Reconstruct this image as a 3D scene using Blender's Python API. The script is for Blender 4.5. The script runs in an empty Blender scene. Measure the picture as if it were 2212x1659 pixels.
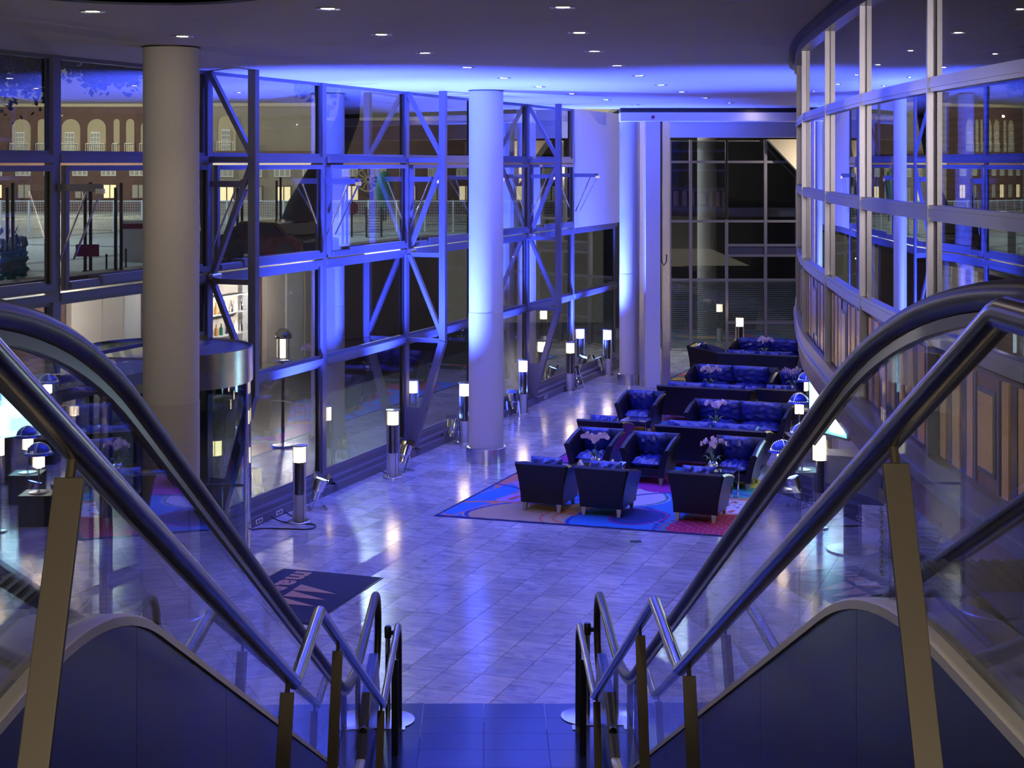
import bpy, bmesh, math, random
import numpy as np
from mathutils import Vector, Matrix
random.seed(7); rng = np.random.default_rng(3)
PI = math.pi
SC = bpy.context.scene
COL = SC.collection
# ------------------------------------------------------------------ camera
F, CX, CY, HC = 3300.0, 1106.0, 352.0, 5.4       # focal length (px of 2212), horizon row, eye height
cam_d = bpy.data.cameras.new('camera'); cam = bpy.data.objects.new('camera', cam_d); COL.objects.link(cam)
cam.location = (0, 0, HC); cam.rotation_euler = (PI/2, 0, 0)
cam_d.sensor_width = 36; cam_d.lens = F/2212*36; cam_d.shift_y = -(829.5-CY)/2212
cam_d.clip_start = .05; cam_d.clip_end = 400
SC.camera = cam
# ------------------------------------------------------------------ world, exposure
w = bpy.data.worlds.new('night_sky'); SC.world = w; w.use_nodes = True
bg = w.node_tree.nodes['Background']; bg.inputs[0].default_value = (.42, .37, .29, 1); bg.inputs[1].default_value = .45
SC.view_settings.view_transform = 'Standard'; SC.view_settings.look = 'None'
SC.view_settings.exposure = 1.1; SC.view_settings.gamma = 1; SC.view_settings.use_curve_mapping = False
cy = SC.cycles
cy.max_bounces = 8; cy.diffuse_bounces = 3; cy.glossy_bounces = 5; cy.transmission_bounces = 4
cy.transparent_max_bounces = 28; cy.caustics_reflective = False; cy.caustics_refractive = False
cy.sample_clamp_indirect = 6; cy.use_denoising = True; cy.use_adaptive_sampling = True; cy.adaptive_threshold = .02

BLUE = (.045, .085, 1.0); WARM = (1.0, .78, .50)
A = math.atan(1244/F); U = Vector((math.sin(A), math.cos(A), 0)); N = Vector((math.cos(A), -math.sin(A), 0))
O = Vector((0, 33.34, 0))
def fp(s, n=0., z=0.):            # a point in the window wall's own frame: along it, into the room, up
    return O + U*s + N*n + Vector((0, 0, z))
def g(px, py, z=0.):              # the point at height z seen at that pixel
    Y = F*(HC-z)/(py-CY); return Vector(((px-CX)*Y/F, Y, z))
def at(px, Y, z=0.): return Vector(((px-CX)*Y/F, Y, z))
def zat(py, Y): return HC-(py-CY)*Y/F
SX = -61/F
def st(x, y, z=0.): return Vector((x+SX*y, y, z))   # the stair's frame

def light(name, kind, loc, energy, color, **k):
    d = bpy.data.lights.new(name, kind); d.energy = energy; d.color = color
    to = k.pop('to', None)
    for a_, v in k.items(): setattr(d, a_, v)
    o = bpy.data.objects.new(name, d); COL.objects.link(o); o.location = loc
    if to is not None: o.rotation_euler = (Vector(to)-Vector(loc)).to_track_quat('-Z', 'Y').to_euler()
    return o

# ------------------------------------------------------------------ materials
M = {}
def mat(name, col, rough=.5, metal=0., emit=None, es=0., spec=.5, bump=0., bscale=60., var=0., vscale=3., coat=0.):
    m = bpy.data.materials.new(name); m.use_nodes = True; nt = m.node_tree; b = nt.nodes['Principled BSDF']
    b.inputs['Base Color'].default_value = (*col, 1); b.inputs['Roughness'].default_value = rough
    b.inputs['Metallic'].default_value = metal; b.inputs['Specular IOR Level'].default_value = spec
    b.inputs['Coat Weight'].default_value = coat
    if emit: b.inputs['Emission Color'].default_value = (*emit, 1); b.inputs['Emission Strength'].default_value = es
    if bump or var:
        tc = nt.nodes.new('ShaderNodeTexCoord'); n = nt.nodes.new('ShaderNodeTexNoise')
        nt.links.new(tc.outputs['Object'], n.inputs['Vector'])
        if bump:
            n.inputs['Scale'].default_value = bscale; n.inputs['Detail'].default_value = 4
            bp = nt.nodes.new('ShaderNodeBump'); bp.inputs['Strength'].default_value = bump; bp.inputs['Distance'].default_value = .01
            nt.links.new(n.outputs[0], bp.inputs['Height']); nt.links.new(bp.outputs[0], b.inputs['Normal'])
        if var:
            n2 = nt.nodes.new('ShaderNodeTexNoise'); n2.inputs['Scale'].default_value = vscale; n2.inputs['Detail'].default_value = 5
            nt.links.new(tc.outputs['Object'], n2.inputs['Vector'])
            mx = nt.nodes.new('ShaderNodeMix'); mx.data_type = 'RGBA'
            mx.inputs[6].default_value = (*[c*(1-var) for c in col], 1); mx.inputs[7].default_value = (*[min(1, c*(1+var)) for c in col], 1)
            nt.links.new(n2.outputs[0], mx.inputs[0]); nt.links.new(mx.outputs[2], b.inputs['Base Color'])
    M[name] = m; return m
def glass(name, tint, k=1., rough=0., base=0.):
    m = bpy.data.materials.new(name); m.use_nodes = True; nt = m.node_tree; nt.nodes.clear()
    out = nt.nodes.new('ShaderNodeOutputMaterial'); mx = nt.nodes.new('ShaderNodeMixShader')
    tr = nt.nodes.new('ShaderNodeBsdfTransparent'); tr.inputs[0].default_value = (*tint, 1)
    gl = nt.nodes.new('ShaderNodeBsdfGlossy'); gl.inputs['Roughness'].default_value = rough
    fr = nt.nodes.new('ShaderNodeFresnel'); ge = nt.nodes.new('ShaderNodeNewGeometry'); io = nt.nodes.new('ShaderNodeMapRange')
    io.inputs[3].default_value = 1.5; io.inputs[4].default_value = 1/1.5     # the far face of a thin pane reflects like the near one
    nt.links.new(ge.outputs['Backfacing'], io.inputs[0]); nt.links.new(io.outputs[0], fr.inputs[0])
    mt = nt.nodes.new('ShaderNodeMath'); mt.operation = 'MULTIPLY_ADD'; mt.use_clamp = True
    mt.inputs[1].default_value = k; mt.inputs[2].default_value = base
    nt.links.new(fr.outputs[0], mt.inputs[0]); nt.links.new(mt.outputs[0], mx.inputs[0])
    nt.links.new(tr.outputs[0], mx.inputs[1]); nt.links.new(gl.outputs[0], mx.inputs[2]); nt.links.new(mx.outputs[0], out.inputs[0])
    M[name] = m; return m
mat('ceiling', (.70, .63, .61), .8, bump=.15, bscale=150)
mat('column', (.66, .62, .57), .7, bump=.2, bscale=220)
mat('column_low', (.60, .55, .50), .55, bump=.2, bscale=220)
mat('wall_white', (.72, .70, .70), .7)
mat('steel_paint', (.17, .165, .21), .42, .25)
mat('dark_seal', (.012, .012, .014), .5)
mat('steel', (.62, .60, .58), .26, 1., bump=.05, bscale=90)
mat('chrome', (.85, .85, .87), .07, 1.)
mat('rail_steel', (.20, .195, .20), .22, 1.)
mat('brass', (.075, .062, .040), .45, .5)
mat('rubber', (.014, .013, .018), .36, spec=.35)
mat('canopy_paint', (.10, .10, .15), .5)
mat('profile', (.08, .08, .11), .3, .6)
mat('alu', (.50, .50, .49), .34, .8)
mat('cladding', (.055, .062, .125), .32, .3)
mat('deck', (.74, .71, .63), .38, .2)
mat('step', (.25, .25, .26), .5, .6)
mat('leather', (.011, .011, .020), .30, bump=.25, bscale=30, spec=.4)
mat('leather_lit_blue', (.022, .035, .24), .22, bump=.5, bscale=9, spec=.8)  # black leather cushions; the blue light they catch is put into the colour
mat('leg_metal', (.55, .52, .50), .3, .9)
mat('orchid', (.95, .78, .92), .5, emit=(.6,.3,.5), es=.0)
mat('orchid_eye', (.55, .08, .35), .5)
mat('leaf', (.06, .16, .05), .4)
mat('wood', (.86, .52, .31), .22, var=.25, vscale=14)
mat('wood_dark', (.20, .09, .06), .22, var=.4, vscale=10)
mat('mirror_strip', (.16, .13, .17), .22, .8)
mat('blue_strip', (.05, .09, .30), .3)
mat('frame_r', (.24, .24, .33), .28, .5)
mat('blind', (.5, .48, .5), .45)
mat('dark_room', (.05, .045, .06), .8)
mat('dome_lit_blue', (.03, .08, .60), .12, .2, coat=1)  # dark dome, with the ceiling's blue reflection put into its base colour
mat('stud', (.8, .8, .8), .2, .6, emit=(.7, .8, 1), es=.6)
mat('lamp_warm', (1, .9, .7), .5, emit=(1, .74, .38), es=7)
mat('lamp_soft', (1, .9, .7), .5, emit=(1, .74, .48), es=5)
mat('downlight', (1, 1, 1), .5, emit=(1, .86, .72), es=34)
mat('par_lens', (.2, .3, 1), .3, emit=(.12, .25, 1), es=16)
mat('screen', (.2, .8, .9), .3, emit=(.25, .85, .95), es=1.6)
mat('screen_white', (.9, .95, 1), .3, emit=(.75, .95, 1), es=3)
mat('screen_blue', (.05, .1, .4), .3, emit=(.02, .1, .5), es=.8)
mat('neon', (.6, .9, 1), .3, emit=(.45, .9, 1), es=2.2)
mat('black', (.012, .012, .014), .35)
mat('navy_mat', (.022, .028, .085), .85, bump=.4, bscale=300)
mat('mat_print', (.62, .36, .24), .85)
mat('brick', (.15, .09, .085), .85, var=.3, vscale=2)
mat('stucco', (.50, .44, .32), .85)
mat('plaza', (.30, .34, .34), .7, var=.25, vscale=.6)
mat('plaza_dark', (.10, .12, .13), .7)
mat('white_metal', (.75, .78, .80), .5)
mat('win_lit', (1, .85, .5), .5, emit=(1, .80, .42), es=1.3)
mat('win_dim', (.2, .2, .2), .5, emit=(.8, .75, .5), es=.25)
mat('bark', (.02, .016, .016), .9, bump=.5, bscale=8)
mat('night_leaf', (.012, .014, .014), .9)
mat('topiary', (.01, .16, .13), .8, bump=.6, bscale=20)
mat('red_sign', (.22, .02, .05), .5)
mat('stone', (.30, .27, .23), .85, var=.2, vscale=1)
mat('car_red', (.035, .004, .006), .2, coat=1)
mat('concourse', (.62, .56, .50), .5)
mat('concourse_floor', (.05, .05, .06), .3)
mat('amber', (.6, .28, .03), .5)
mat('granite', (.012, .02, .09), .16, spec=.45)
mat('subfloor', (.05, .05, .07), .6)
mat('paper', (.8, .8, .78), .6)
mat('ring_dark', (.05, .045, .045), .6)
mat('gold_drape', (.5, .36, .12), .6, emit=(.9, .6, .15), es=.25)
glass('pane', (.60, .63, .66), 2.8, .0, .03)
glass('clear', (.87, .89, .93), 1.1, .0, .01)
glass('table_glass', (.75, .8, .9), 1.6, .0, .02)
glass('door_glass', (.75, .80, .80), 1.5, .0, .02)

def marble():
    m = bpy.data.materials.new('marble'); m.use_nodes = True; nt = m.node_tree; b = nt.nodes['Principled BSDF']; L = nt.links.new
    N_ = nt.nodes.new
    ge = N_('ShaderNodeNewGeometry'); mp = N_('ShaderNodeMapping'); mp.vector_type = 'POINT'; mp.inputs['Rotation'].default_value = (0, 0, A)
    L(ge.outputs['Position'], mp.inputs['Vector'])
    sn = N_('ShaderNodeVectorMath'); sn.operation = 'SNAP'; sn.inputs[1].default_value = (TW, TL, 10)
    L(mp.outputs[0], sn.inputs[0])
    wn = N_('ShaderNodeTexWhiteNoise'); L(sn.outputs[0], wn.inputs['Vector'])
    sc_ = N_('ShaderNodeVectorMath'); sc_.operation = 'MULTIPLY'; sc_.inputs[1].default_value = (30, 30, 30); L(wn.outputs['Color'], sc_.inputs[0])
    st_ = N_('ShaderNodeMapping'); st_.inputs['Rotation'].default_value = (0, 0, .5); st_.inputs['Scale'].default_value = (1, 3.2, 1); L(mp.outputs[0], st_.inputs['Vector'])
    ad = N_('ShaderNodeVectorMath'); L(st_.outputs[0], ad.inputs[0]); L(sc_.outputs[0], ad.inputs[1])
    n1 = N_('ShaderNodeTexNoise'); n1.inputs['Scale'].default_value = 2.6; n1.inputs['Detail'].default_value = 8; n1.inputs['Roughness'].default_value = .62; n1.inputs['Distortion'].default_value = 1.2
    L(ad.outputs[0], n1.inputs['Vector'])
    cr = N_('ShaderNodeValToRGB'); e = cr.color_ramp.elements
    e[0].position = .30; e[0].color = (.24, .25, .30, 1); e[1].position = .64; e[1].color = (.62, .61, .62, 1)
    k = e.new(.46); k.color = (.46, .46, .50, 1)
    L(n1.outputs[0], cr.inputs[0])
    hs = N_('ShaderNodeHueSaturation'); L(cr.outputs[0], hs.inputs['Color'])
    mr = N_('ShaderNodeMapRange'); mr.inputs[3].default_value = .72; mr.inputs[4].default_value = 1.12; L(wn.outputs['Value'], mr.inputs[0]); L(mr.outputs[0], hs.inputs['Value'])
    L(hs.outputs[0], b.inputs['Base Color'])
    n2 = N_('ShaderNodeTexNoise'); n2.inputs['Scale'].default_value = 5; L(mp.outputs[0], n2.inputs['Vector'])
    m2 = N_('ShaderNodeMapRange'); m2.inputs[3].default_value = .10; m2.inputs[4].default_value = .26; L(n2.outputs[0], m2.inputs[0]); L(m2.outputs[0], b.inputs['Roughness'])
    b.inputs['Specular IOR Level'].default_value = .6
    M['marble'] = m
TW, TL = .40, .60
marble()

# ------------------------------------------------------------------ mesh helpers
class MB:
    def __init__(s): s.v = []; s.f = []
    def add(s, vs, fs):
        b = len(s.v); s.v += [tuple(v) for v in vs]; s.f += [tuple(i+b for i in f) for f in fs]; return s
    def hexa(s, p):    # 8 corners: bottom 4 then top 4
        return s.add(p, [(3,2,1,0),(4,5,6,7),(0,1,5,4),(1,2,6,5),(2,3,7,6),(3,0,4,7)])
    def box(s, x0, x1, y0, y1, z0, z1):
        return s.hexa([(x0,y0,z0),(x1,y0,z0),(x1,y1,z0),(x0,y1,z0),(x0,y0,z1),(x1,y0,z1),(x1,y1,z1),(x0,y1,z1)])
    def bar(s, p0, p1, w_, h, up=(0,0,1)):   # w_ across, h along up
        p0 = Vector(p0); p1 = Vector(p1); d = (p1-p0).normalized(); up = Vector(up)
        sd = d.cross(up)
        if sd.length < 1e-4: sd = d.cross(Vector((1,0,0)))
        sd.normalize(); uu = sd.cross(d).normalized(); a = sd*w_/2; b = uu*h/2
        return s.hexa([p0-a-b, p0+a-b, p1+a-b, p1-a-b, p0-a+b, p0+a+b, p1+a+b, p1-a+b])
    def tube(s, pts, r, n=10, cap=True, sq=1.):
        pts = [Vector(p) for p in pts]; rs = r if isinstance(r, (list, tuple)) else [r]*len(pts); rings = []
        up = None
        for i, p in enumerate(pts):
            d = (pts[min(i+1, len(pts)-1)]-pts[max(i-1, 0)]).normalized()
            if up is None:
                up = Vector((0,0,1)) if abs(d.z) < .9 else Vector((0,1,0))
            sd = d.cross(up)
            if sd.length < 1e-4: sd = Vector((1,0,0))
            sd.normalize(); up = sd.cross(d).normalized()
            rings.append([p+sd*math.cos(2*PI*j/n)*rs[i]*sq+up*math.sin(2*PI*j/n)*rs[i] for j in range(n)])
        vs = [v for q in rings for v in q]; fs = []
        for i in range(len(pts)-1):
            for j in range(n): k = (j+1) % n; fs.append((i*n+j, i*n+k, (i+1)*n+k, (i+1)*n+j))
        if cap: fs += [tuple(range(n-1, -1, -1)), tuple((len(pts)-1)*n+j for j in range(n))]
        return s.add(vs, fs)
    def lathe(s, prof, c=(0,0,0), n=24, cap=True):
        vs = []; fs = []; m_ = len(prof)
        for (r, z) in prof:
            for j in range(n): vs.append((c[0]+r*math.cos(2*PI*j/n), c[1]+r*math.sin(2*PI*j/n), c[2]+z))
        for i in range(m_-1):
            for j in range(n): k = (j+1) % n; fs.append((i*n+j, i*n+k, (i+1)*n+k, (i+1)*n+j))
        if cap: fs += [tuple(range(n-1, -1, -1)), tuple((m_-1)*n+j for j in range(n))]
        return s.add(vs, fs)
    def ribbon(s, pts, offs, z0, z1):        # wall following a plan polyline, thickness offs=(o0,o1) along normals
        P_ = [Vector((p[0], p[1], 0)) for p in pts]; k = len(P_); ns = []
        for i in range(k):
            d = (P_[min(i+1, k-1)]-P_[max(i-1, 0)]).normalized(); ns.append(Vector((d.y, -d.x, 0)))
        vs = []
        for i in range(k):
            a = P_[i]+ns[i]*offs[0]; b = P_[i]+ns[i]*offs[1]
            vs += [(a.x,a.y,z0),(b.x,b.y,z0),(b.x,b.y,z1),(a.x,a.y,z1)]
        fs = [(0,1,2,3), tuple((k-1)*4+q for q in (3,2,1,0))]
        for i in range(k-1):
            for q in range(4): r_ = (q+1) % 4; fs.append((i*4+q, (i+1)*4+q, (i+1)*4+r_, i*4+r_))
        return s.add(vs, fs)
    def prism(s, pts2, f0, f1):              # polygon given by functions mapping (u,v) to two faces
        n = len(pts2); a = [f0(*p) for p in pts2]; b = [f1(*p) for p in pts2]
        return s.add(a+b, [tuple(range(n)), tuple(range(2*n-1, n-1, -1))]+[(i, i+n, (i+1) % n+n, (i+1) % n) for i in range(n)])
    def mesh(s, name, m, smooth=False, bevel=0):
        me = bpy.data.meshes.new(name); me.from_pydata(s.v, [], s.f); me.materials.append(M[m] if isinstance(m, str) else m)
        bm = bmesh.new(); bm.from_mesh(me); bmesh.ops.recalc_face_normals(bm, faces=bm.faces)
        if bevel: bmesh.ops.bevel(bm, geom=bm.edges[:], offset=bevel, segments=2, affect='EDGES', profile=.6)
        bm.to_mesh(me); bm.free()
        if smooth:
            me.polygons.foreach_set('use_smooth', [True]*len(me.polygons))
            try: me.set_sharp_from_angle(angle=math.radians(40))
            except Exception: pass
        me.update(); return me
    def obj(s, name, m, parent=None, smooth=False, bevel=0):
        return link(name, s.mesh(name, m, smooth, bevel), parent)
def link(name, me, parent=None, loc=None):
    o = bpy.data.objects.new(name, me); COL.objects.link(o); o.parent = parent
    if loc is not None: o.location = loc
    return o
def tag(o, label, cat, group=None):
    o['label'] = label; o['category'] = cat
    if group: o['group'] = group
    return o
def thing(name, label, cat, loc=(0,0,0), rz=0., group=None):
    o = bpy.data.objects.new(name, None); COL.objects.link(o); o.location = loc; o.rotation_euler = (0,0,rz); o.empty_display_size = .1
    return tag(o, label, cat, group)
def setting(name, loc=(0,0,0)):
    o = bpy.data.objects.new(name, None); COL.objects.link(o); o.location = loc; o['kind'] = 'structure'; return o
def struct(o): o['kind'] = 'structure'; return o
def stuff(o): o['kind'] = 'stuff'; return o
def dup(root, loc, rz, label=None, group=None):
    def cp(o, par):
        c = o.copy(); COL.objects.link(c); c.parent = par
        for ch in KIDS.get(o.name, [x for x in bpy.data.objects if x.parent == o]): cp(ch, c)
        return c
    if root.name not in DONE:
        def reg(o):
            KIDS[o.name] = [x for x in bpy.data.objects if x.parent == o]
            for x in KIDS[o.name]: reg(x)
        reg(root); DONE.add(root.name)
    r = cp(root, None); r.location = loc; r.rotation_euler = (0,0,rz)
    if label: r['label'] = label
    if group: r['group'] = group
    return r
KIDS = {}; DONE = set()
ORD = ['first','second','third','fourth','fifth','sixth','seventh','eighth','ninth','tenth','eleventh']
def ray(px, n_):                  # where the sight line of a pixel column crosses the plane n_ in front of the window wall
    t = (px-CX)/F; b = (t*O.y-t*n_*math.sin(A)-n_*math.cos(A))/(math.sin(A)-t*math.cos(A)); return b
ZC = HC+4346/F      # ceiling height

# ================================================================== SETTING
# floor: base slab, marble tiles, dark tiles at the foot of the stair
def unrot(n_, s_): return (n_*math.cos(A)+s_*math.sin(A), -n_*math.sin(A)+s_*math.cos(A))
floor = struct(MB().add([(-30,8,-.03),(14,8,-.03),(14,52,-.03),(-30,52,-.03),(-30,8,-.4),(14,8,-.4),(14,52,-.4),(-30,52,-.4)],
    [(0,1,2,3),(7,6,5,4),(0,4,5,1),(1,5,6,2),(2,6,7,3),(3,7,4,0)]).obj('floor', 'subfloor'))
NF = -33.34*math.sin(A)
tiles = []
for i in range(int(NF/TW), 60):
    for j in range(12, 90):
        x0 = i*TW; y0 = j*TL
        if x0 < NF+.0: continue
        X, Y = unrot(x0+TW/2, y0+TL/2)
        if Y < 12.2 or Y > 46 or X > 9.5: continue
        if Y < 14.6 and abs(X-SX*Y) < 2.9: continue
        px = CX+F*X/Y
        if px < -120 or px > 2330: continue
        tiles.append((X, Y, x0, y0, px))
def seen(t):
    X, Y, _, _, px = t; py = CY+F*HC/Y
    return 430 < px < 1800 and py < 1640 and Y > 15.2
tiles.sort(key=lambda t: (not seen(t), t[0]**2+t[1]**2))
tm = MB().box(.0025, TW-.0025, .0025, TL-.0025, -.03, 0).mesh('tile', 'marble')
for t in tiles[:300]:
    x, y = unrot(t[2], t[3]); o = link('tile', tm, floor, (x, y, random.uniform(-.0006, .0006))); o.rotation_euler = (0,0,-A)
mb = MB()
for t in tiles[300:]:
    c = [unrot(t[2]+a, t[3]+b) for a, b in ((.0025,.0025),(TW-.0025,.0025),(TW-.0025,TL-.0025),(.0025,TL-.0025))]
    mb.hexa([(p[0],p[1],-.03) for p in c]+[(p[0],p[1],0) for p in c])
stuff(mb.obj('tile_field', 'marble', floor))
gm = MB().box(.002, .598, .002, .398, -.03, .003).mesh('dark_tile', 'granite')
for i in range(12):
    for j in range(8):
        X = -3.6+i*.6; Y = 15.25-.4*(j+1); p = st(X, Y)
        if Y > 12.1:
            o = link('dark_tile', gm, floor, p); o.rotation_euler = (0,0,.0185)
struct(MB().box(-16,-9,-9,12,0,.01).box(9,14,8,12,0,.01).obj('floor_side', 'granite'))
# upper floor and the stair hall behind the camera
struct(MB().box(-9,9,-8,2.4,3.6,4.13).obj('floor_upper', 'step'))
struct(MB().box(-14,14,-8.4,-8,0,7.2).obj('wall_back', 'wall_white'))
struct(MB().box(12.5,12.8,-8,50,0,7.2).obj('wall_right', 'dark_room'))
# ceiling in wide boards with hairline joints
ceil = setting('ceiling')
edge = lambda Y: (Y-33.34)*math.tan(A)-.05
ys = [-8, -3, 1, 5] + [4346/(CY-y) for y in (10, 46.7, 97, 122, 150, 176, 200, 219)] + [37.2]
for y0, y1 in zip(ys[:-1], ys[1:]):
    MB().hexa([(edge(y0),y0+.004,ZC),(13,y0+.004,ZC),(13,y1-.004,ZC),(edge(y1),y1-.004,ZC),
               (edge(y0),y0+.004,ZC+.2),(13,y0+.004,ZC+.2),(13,y1-.004,ZC+.2),(edge(y1),y1-.004,ZC+.2)]).obj('ceiling_board', 'ceiling', ceil)
MB().hexa([(edge(-8),-8,ZC+.2),(13,-8,ZC+.2),(13,37.2,ZC+.2),(edge(37.2),37.2,ZC+.2),(edge(-8),-8,ZC+.3),(13,-8,ZC+.3),(13,37.2,ZC+.3),(edge(37.2),37.2,ZC+.3)]).obj('ceiling_backing', 'dark_seal', ceil)
tag(MB().lathe([(0,0),(1.02,0),(1.09,-.012),(1.09,.0)], (-2.87,11.54,ZC), 64, False).obj('ceiling_rosette', 'ring_dark', smooth=True),
    'dark round disc set flush into the pale ceiling close overhead', 'ceiling disc')

# ---------------------------------------------------------------- window wall on the left
SK = [-22.7, -19.2, -15.73, -12.25, -8.75, -5.458, -2.2, 1.06, 4.26, 8.0]
Z1, Z2, Z3 = 2.14, 3.76, 5.45
def fbox(mb, s0, s1, n0, n1, z0, z1):
    return mb.hexa([fp(s0,n0,z0),fp(s0,n1,z0),fp(s1,n1,z0),fp(s1,n0,z0),fp(s0,n0,z1),fp(s0,n1,z1),fp(s1,n1,z1),fp(s1,n0,z1)])
wall_l = setting('wall_left')
for s in SK[:-1]:
    mb = MB(); fbox(mb, s-.07, s+.07, -.13, .0, 0, ZC); mb.obj('mullion', 'steel_paint', wall_l)
for i in range(len(SK)-1):
    s0, s1 = SK[i]+.07, SK[i+1]-.07
    for z, h in ((Z1,.10),(Z2,.10),(Z3,.10)):
        if i == 2 and z == Z1: continue
        if i == len(SK)-2 and z == Z3: continue
        mb = MB(); fbox(mb, s0, s1, -.12, .02, z-h/2, z+h/2); mb.obj('transom', 'steel_paint', wall_l)
    if i != 2:
        mb = MB(); fbox(mb, s0-.14, s1+.14, -.05, .20, .0, .13); fbox(mb, s0-.14, s1+.14, -.05, .12, .13, .20); mb.obj('convector_ledge', 'steel_paint', wall_l)
        mb = MB(); fbox(mb, s0, s1, -.12, .0, .20, .30); mb.obj('sill', 'steel_paint', wall_l)
nwin = 0
for i in range(len(SK)-1):
    s0, s1 = SK[i]+.07, SK[i+1]-.07
    for r, (za, zb) in enumerate(((.30, Z1-.05), (Z1+.05, Z2-.05), (Z2+.05, Z3-.05), (Z3+.05, ZC))):
        if i == len(SK)-2 and r >= 2: continue
        if i == 2 and r == 0: continue
        if i == 2 and r == 1: za = 2.95
        if i == 0 and r == 0: continue
        nwin += 1
        W = setting('window_%d' % nwin)
        fr = .05
        if r == 2:      # top-hung sash standing proud of the wall, with a stepped bottom rail
            mb = MB(); n0, n1 = -.02, .06
            fbox(mb, s0+.03, s0+.10, n0, n1, za+.03, zb-.03); fbox(mb, s1-.10, s1-.03, n0, n1, za+.03, zb-.03)
            fbox(mb, s0+.10, s1-.10, n0, n1, zb-.10, zb-.03); fbox(mb, s0+.10, s1-.10, n0, n1, za+.03, za+.13)
            mb.obj('sash', 'steel_paint', W, bevel=.006)
            mb = MB(); fbox(mb, s0+.10, s0+.7, .05, .09, za+.05, za+.12); fbox(mb, s0+.7, s1-.3, .05, .11, za+.06, za+.17); fbox(mb, s1-.3, s1-.12, .05, .09, za+.05, za+.12)
            mb.obj('bottom_track', 'steel_paint', W)
            mb = MB(); fbox(mb, s0+.10, s1-.10, -.005, .005, za+.12, zb-.10); mb.obj('glass', 'pane', W)
            mb = MB(); fbox(mb, s0+.10, s0+.13, .005, .02, za+.13, zb-.1); fbox(mb, s1-.13, s1-.10, .005, .02, za+.13, zb-.1); mb.obj('gasket', 'dark_seal', W)
        else:
            mb = MB()
            fbox(mb, s0, s0+fr, -.09, -.03, za, zb); fbox(mb, s1-fr, s1, -.09, -.03, za, zb)
            fbox(mb, s0+fr, s1-fr, -.09, -.03, zb-fr, zb); fbox(mb, s0+fr, s1-fr, -.09, -.03, za, za+fr)
            mb.obj('frame', 'steel_paint', W)
            mb = MB(); fbox(mb, s1-fr-.05, s1-fr, -.03, -.02, za+fr, zb-fr); mb.obj('gasket', 'dark_seal', W)
            mb = MB(); fbox(mb, s0+fr, s1-fr, -.065, -.055, za+fr, zb-fr); mb.obj('glass', 'pane', W)
# painted panel above the last bay, pipe bracket on it
mb = MB(); fbox(mb, SK[-2]+.07, SK[-1]+.3, -.12, .02, Z2+.05, ZC); struct(mb.obj('wall_end', 'wall_white'))
# steel trusses standing inside the wall at every second mullion
names = ['beside the revolving door', 'between the two near columns', 'at the far end of the window wall']
for k, s in enumerate((SK[3], SK[5], SK[7])):
    d = .708
    t = thing('steel_truss', 'bent grey steel post with zigzag braces '+names[k], 'steel truss', fp(s), 0, 'steel trusses of the window wall')
    L = lambda n_, z_: fp(s, n_, z_)-fp(s)
    MB().bar(L(d,Z1-.05), L(d,ZC), .12, .11, U).obj('post', 'steel_paint', t)
    MB().bar(L(d,Z1), L(.10,.12), .12, .13, U).obj('leg', 'steel_paint', t)
    MB().bar(L(0,ZC-.02), L(d-.02,Z3+.05), .07, .09, U).obj('brace', 'steel_paint', t)
    MB().bar(L(d-.02,Z3-.05), L(.04,Z2+.03), .07, .09, U).obj('brace', 'steel_paint', t)
    MB().bar(L(.04,Z2-.05), L(d-.02,Z1+.1), .07, .09, U).obj('brace', 'steel_paint', t)
    for z in (Z3, Z2-.05, Z1): MB().bar(L(0,z), L(d,z), .08, .07, U).obj('strut', 'steel_paint', t)
    mb = MB(); mb.prism([(-.0,.25),(.42,1.0),(.0,1.0)], lambda u_, v_: L(u_, v_-.1)-U*.012, lambda u_, v_: L(u_, v_-.1)+U*.012); mb.obj('gusset', 'steel_paint', t)
    MB().tube([L(.08,Z2+.02)-U*.12, L(.08,Z2+.02)+U*.12], .045, 12).obj('pin', 'steel', t)
# window openers: a bracket and two thin rods at each mullion
places = ['by the left edge of the glazing', 'behind the nearest column', 'between the first truss and the second', 'at the second truss', 'behind the second column', 'at the third truss', 'at the end of the glazing']
for k, s in enumerate((SK[2], SK[3], SK[4], SK[5], SK[6], SK[7], SK[8])):
    t = thing('window_opener', 'pair of slanting steel opener rods on a bracket '+places[k], 'window opener', fp(s), 0, 'window opener rods on the mullions')
    L = lambda ds, n_, z_: fp(s+ds, n_, z_)-fp(s)
    MB().bar(L(.0,.02,5.10), L(.04,.62,5.10), .05, .09).obj('bracket', 'steel_paint', t)
    MB().tube([L(.02,.44,5.10), L(-.02,.06,4.22)], .014, 8).obj('rod', 'steel', t)
    MB().tube([L(.06,.62,5.10), L(.20,.10,4.22)], .014, 8).obj('rod', 'steel', t)
    MB().box(-.05,.05,-.03,.03,-.03,.03).obj('hinge', 'steel', t).location = L(.04,.60,5.06)

# ---------------------------------------------------------------- columns
def column(x, y, r, lab):
    t = thing('round_column', lab, 'column', (x, y, 0), 0, 'round columns of the lobby'); t['kind'] = 'thing'
    MB().lathe([(r+.004,.26),(r+.004,2.70)], n=48).obj('lower_shaft', 'column_low', t, True)
    MB().lathe([(r,2.70),(r,ZC)], n=48).obj('upper_shaft', 'column', t, True)
    MB().lathe([(r+.055,0),(r+.055,.262),(r+.045,.27),(r+.0,.27)], n=48).obj('base_ring', 'steel', t, True)
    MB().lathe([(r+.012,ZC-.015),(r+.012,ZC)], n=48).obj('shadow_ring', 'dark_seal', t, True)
column(-3.87, 17.35, .315, 'thick pale column standing on the left, seen through the escalator glass')
column(-.47, 27.7, .312, 'thick column lit blue in the middle of the hall, before the window wall')
column(2.86, 37.3, .235, 'slim blue-lit column beside the white pilaster at the back')

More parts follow.
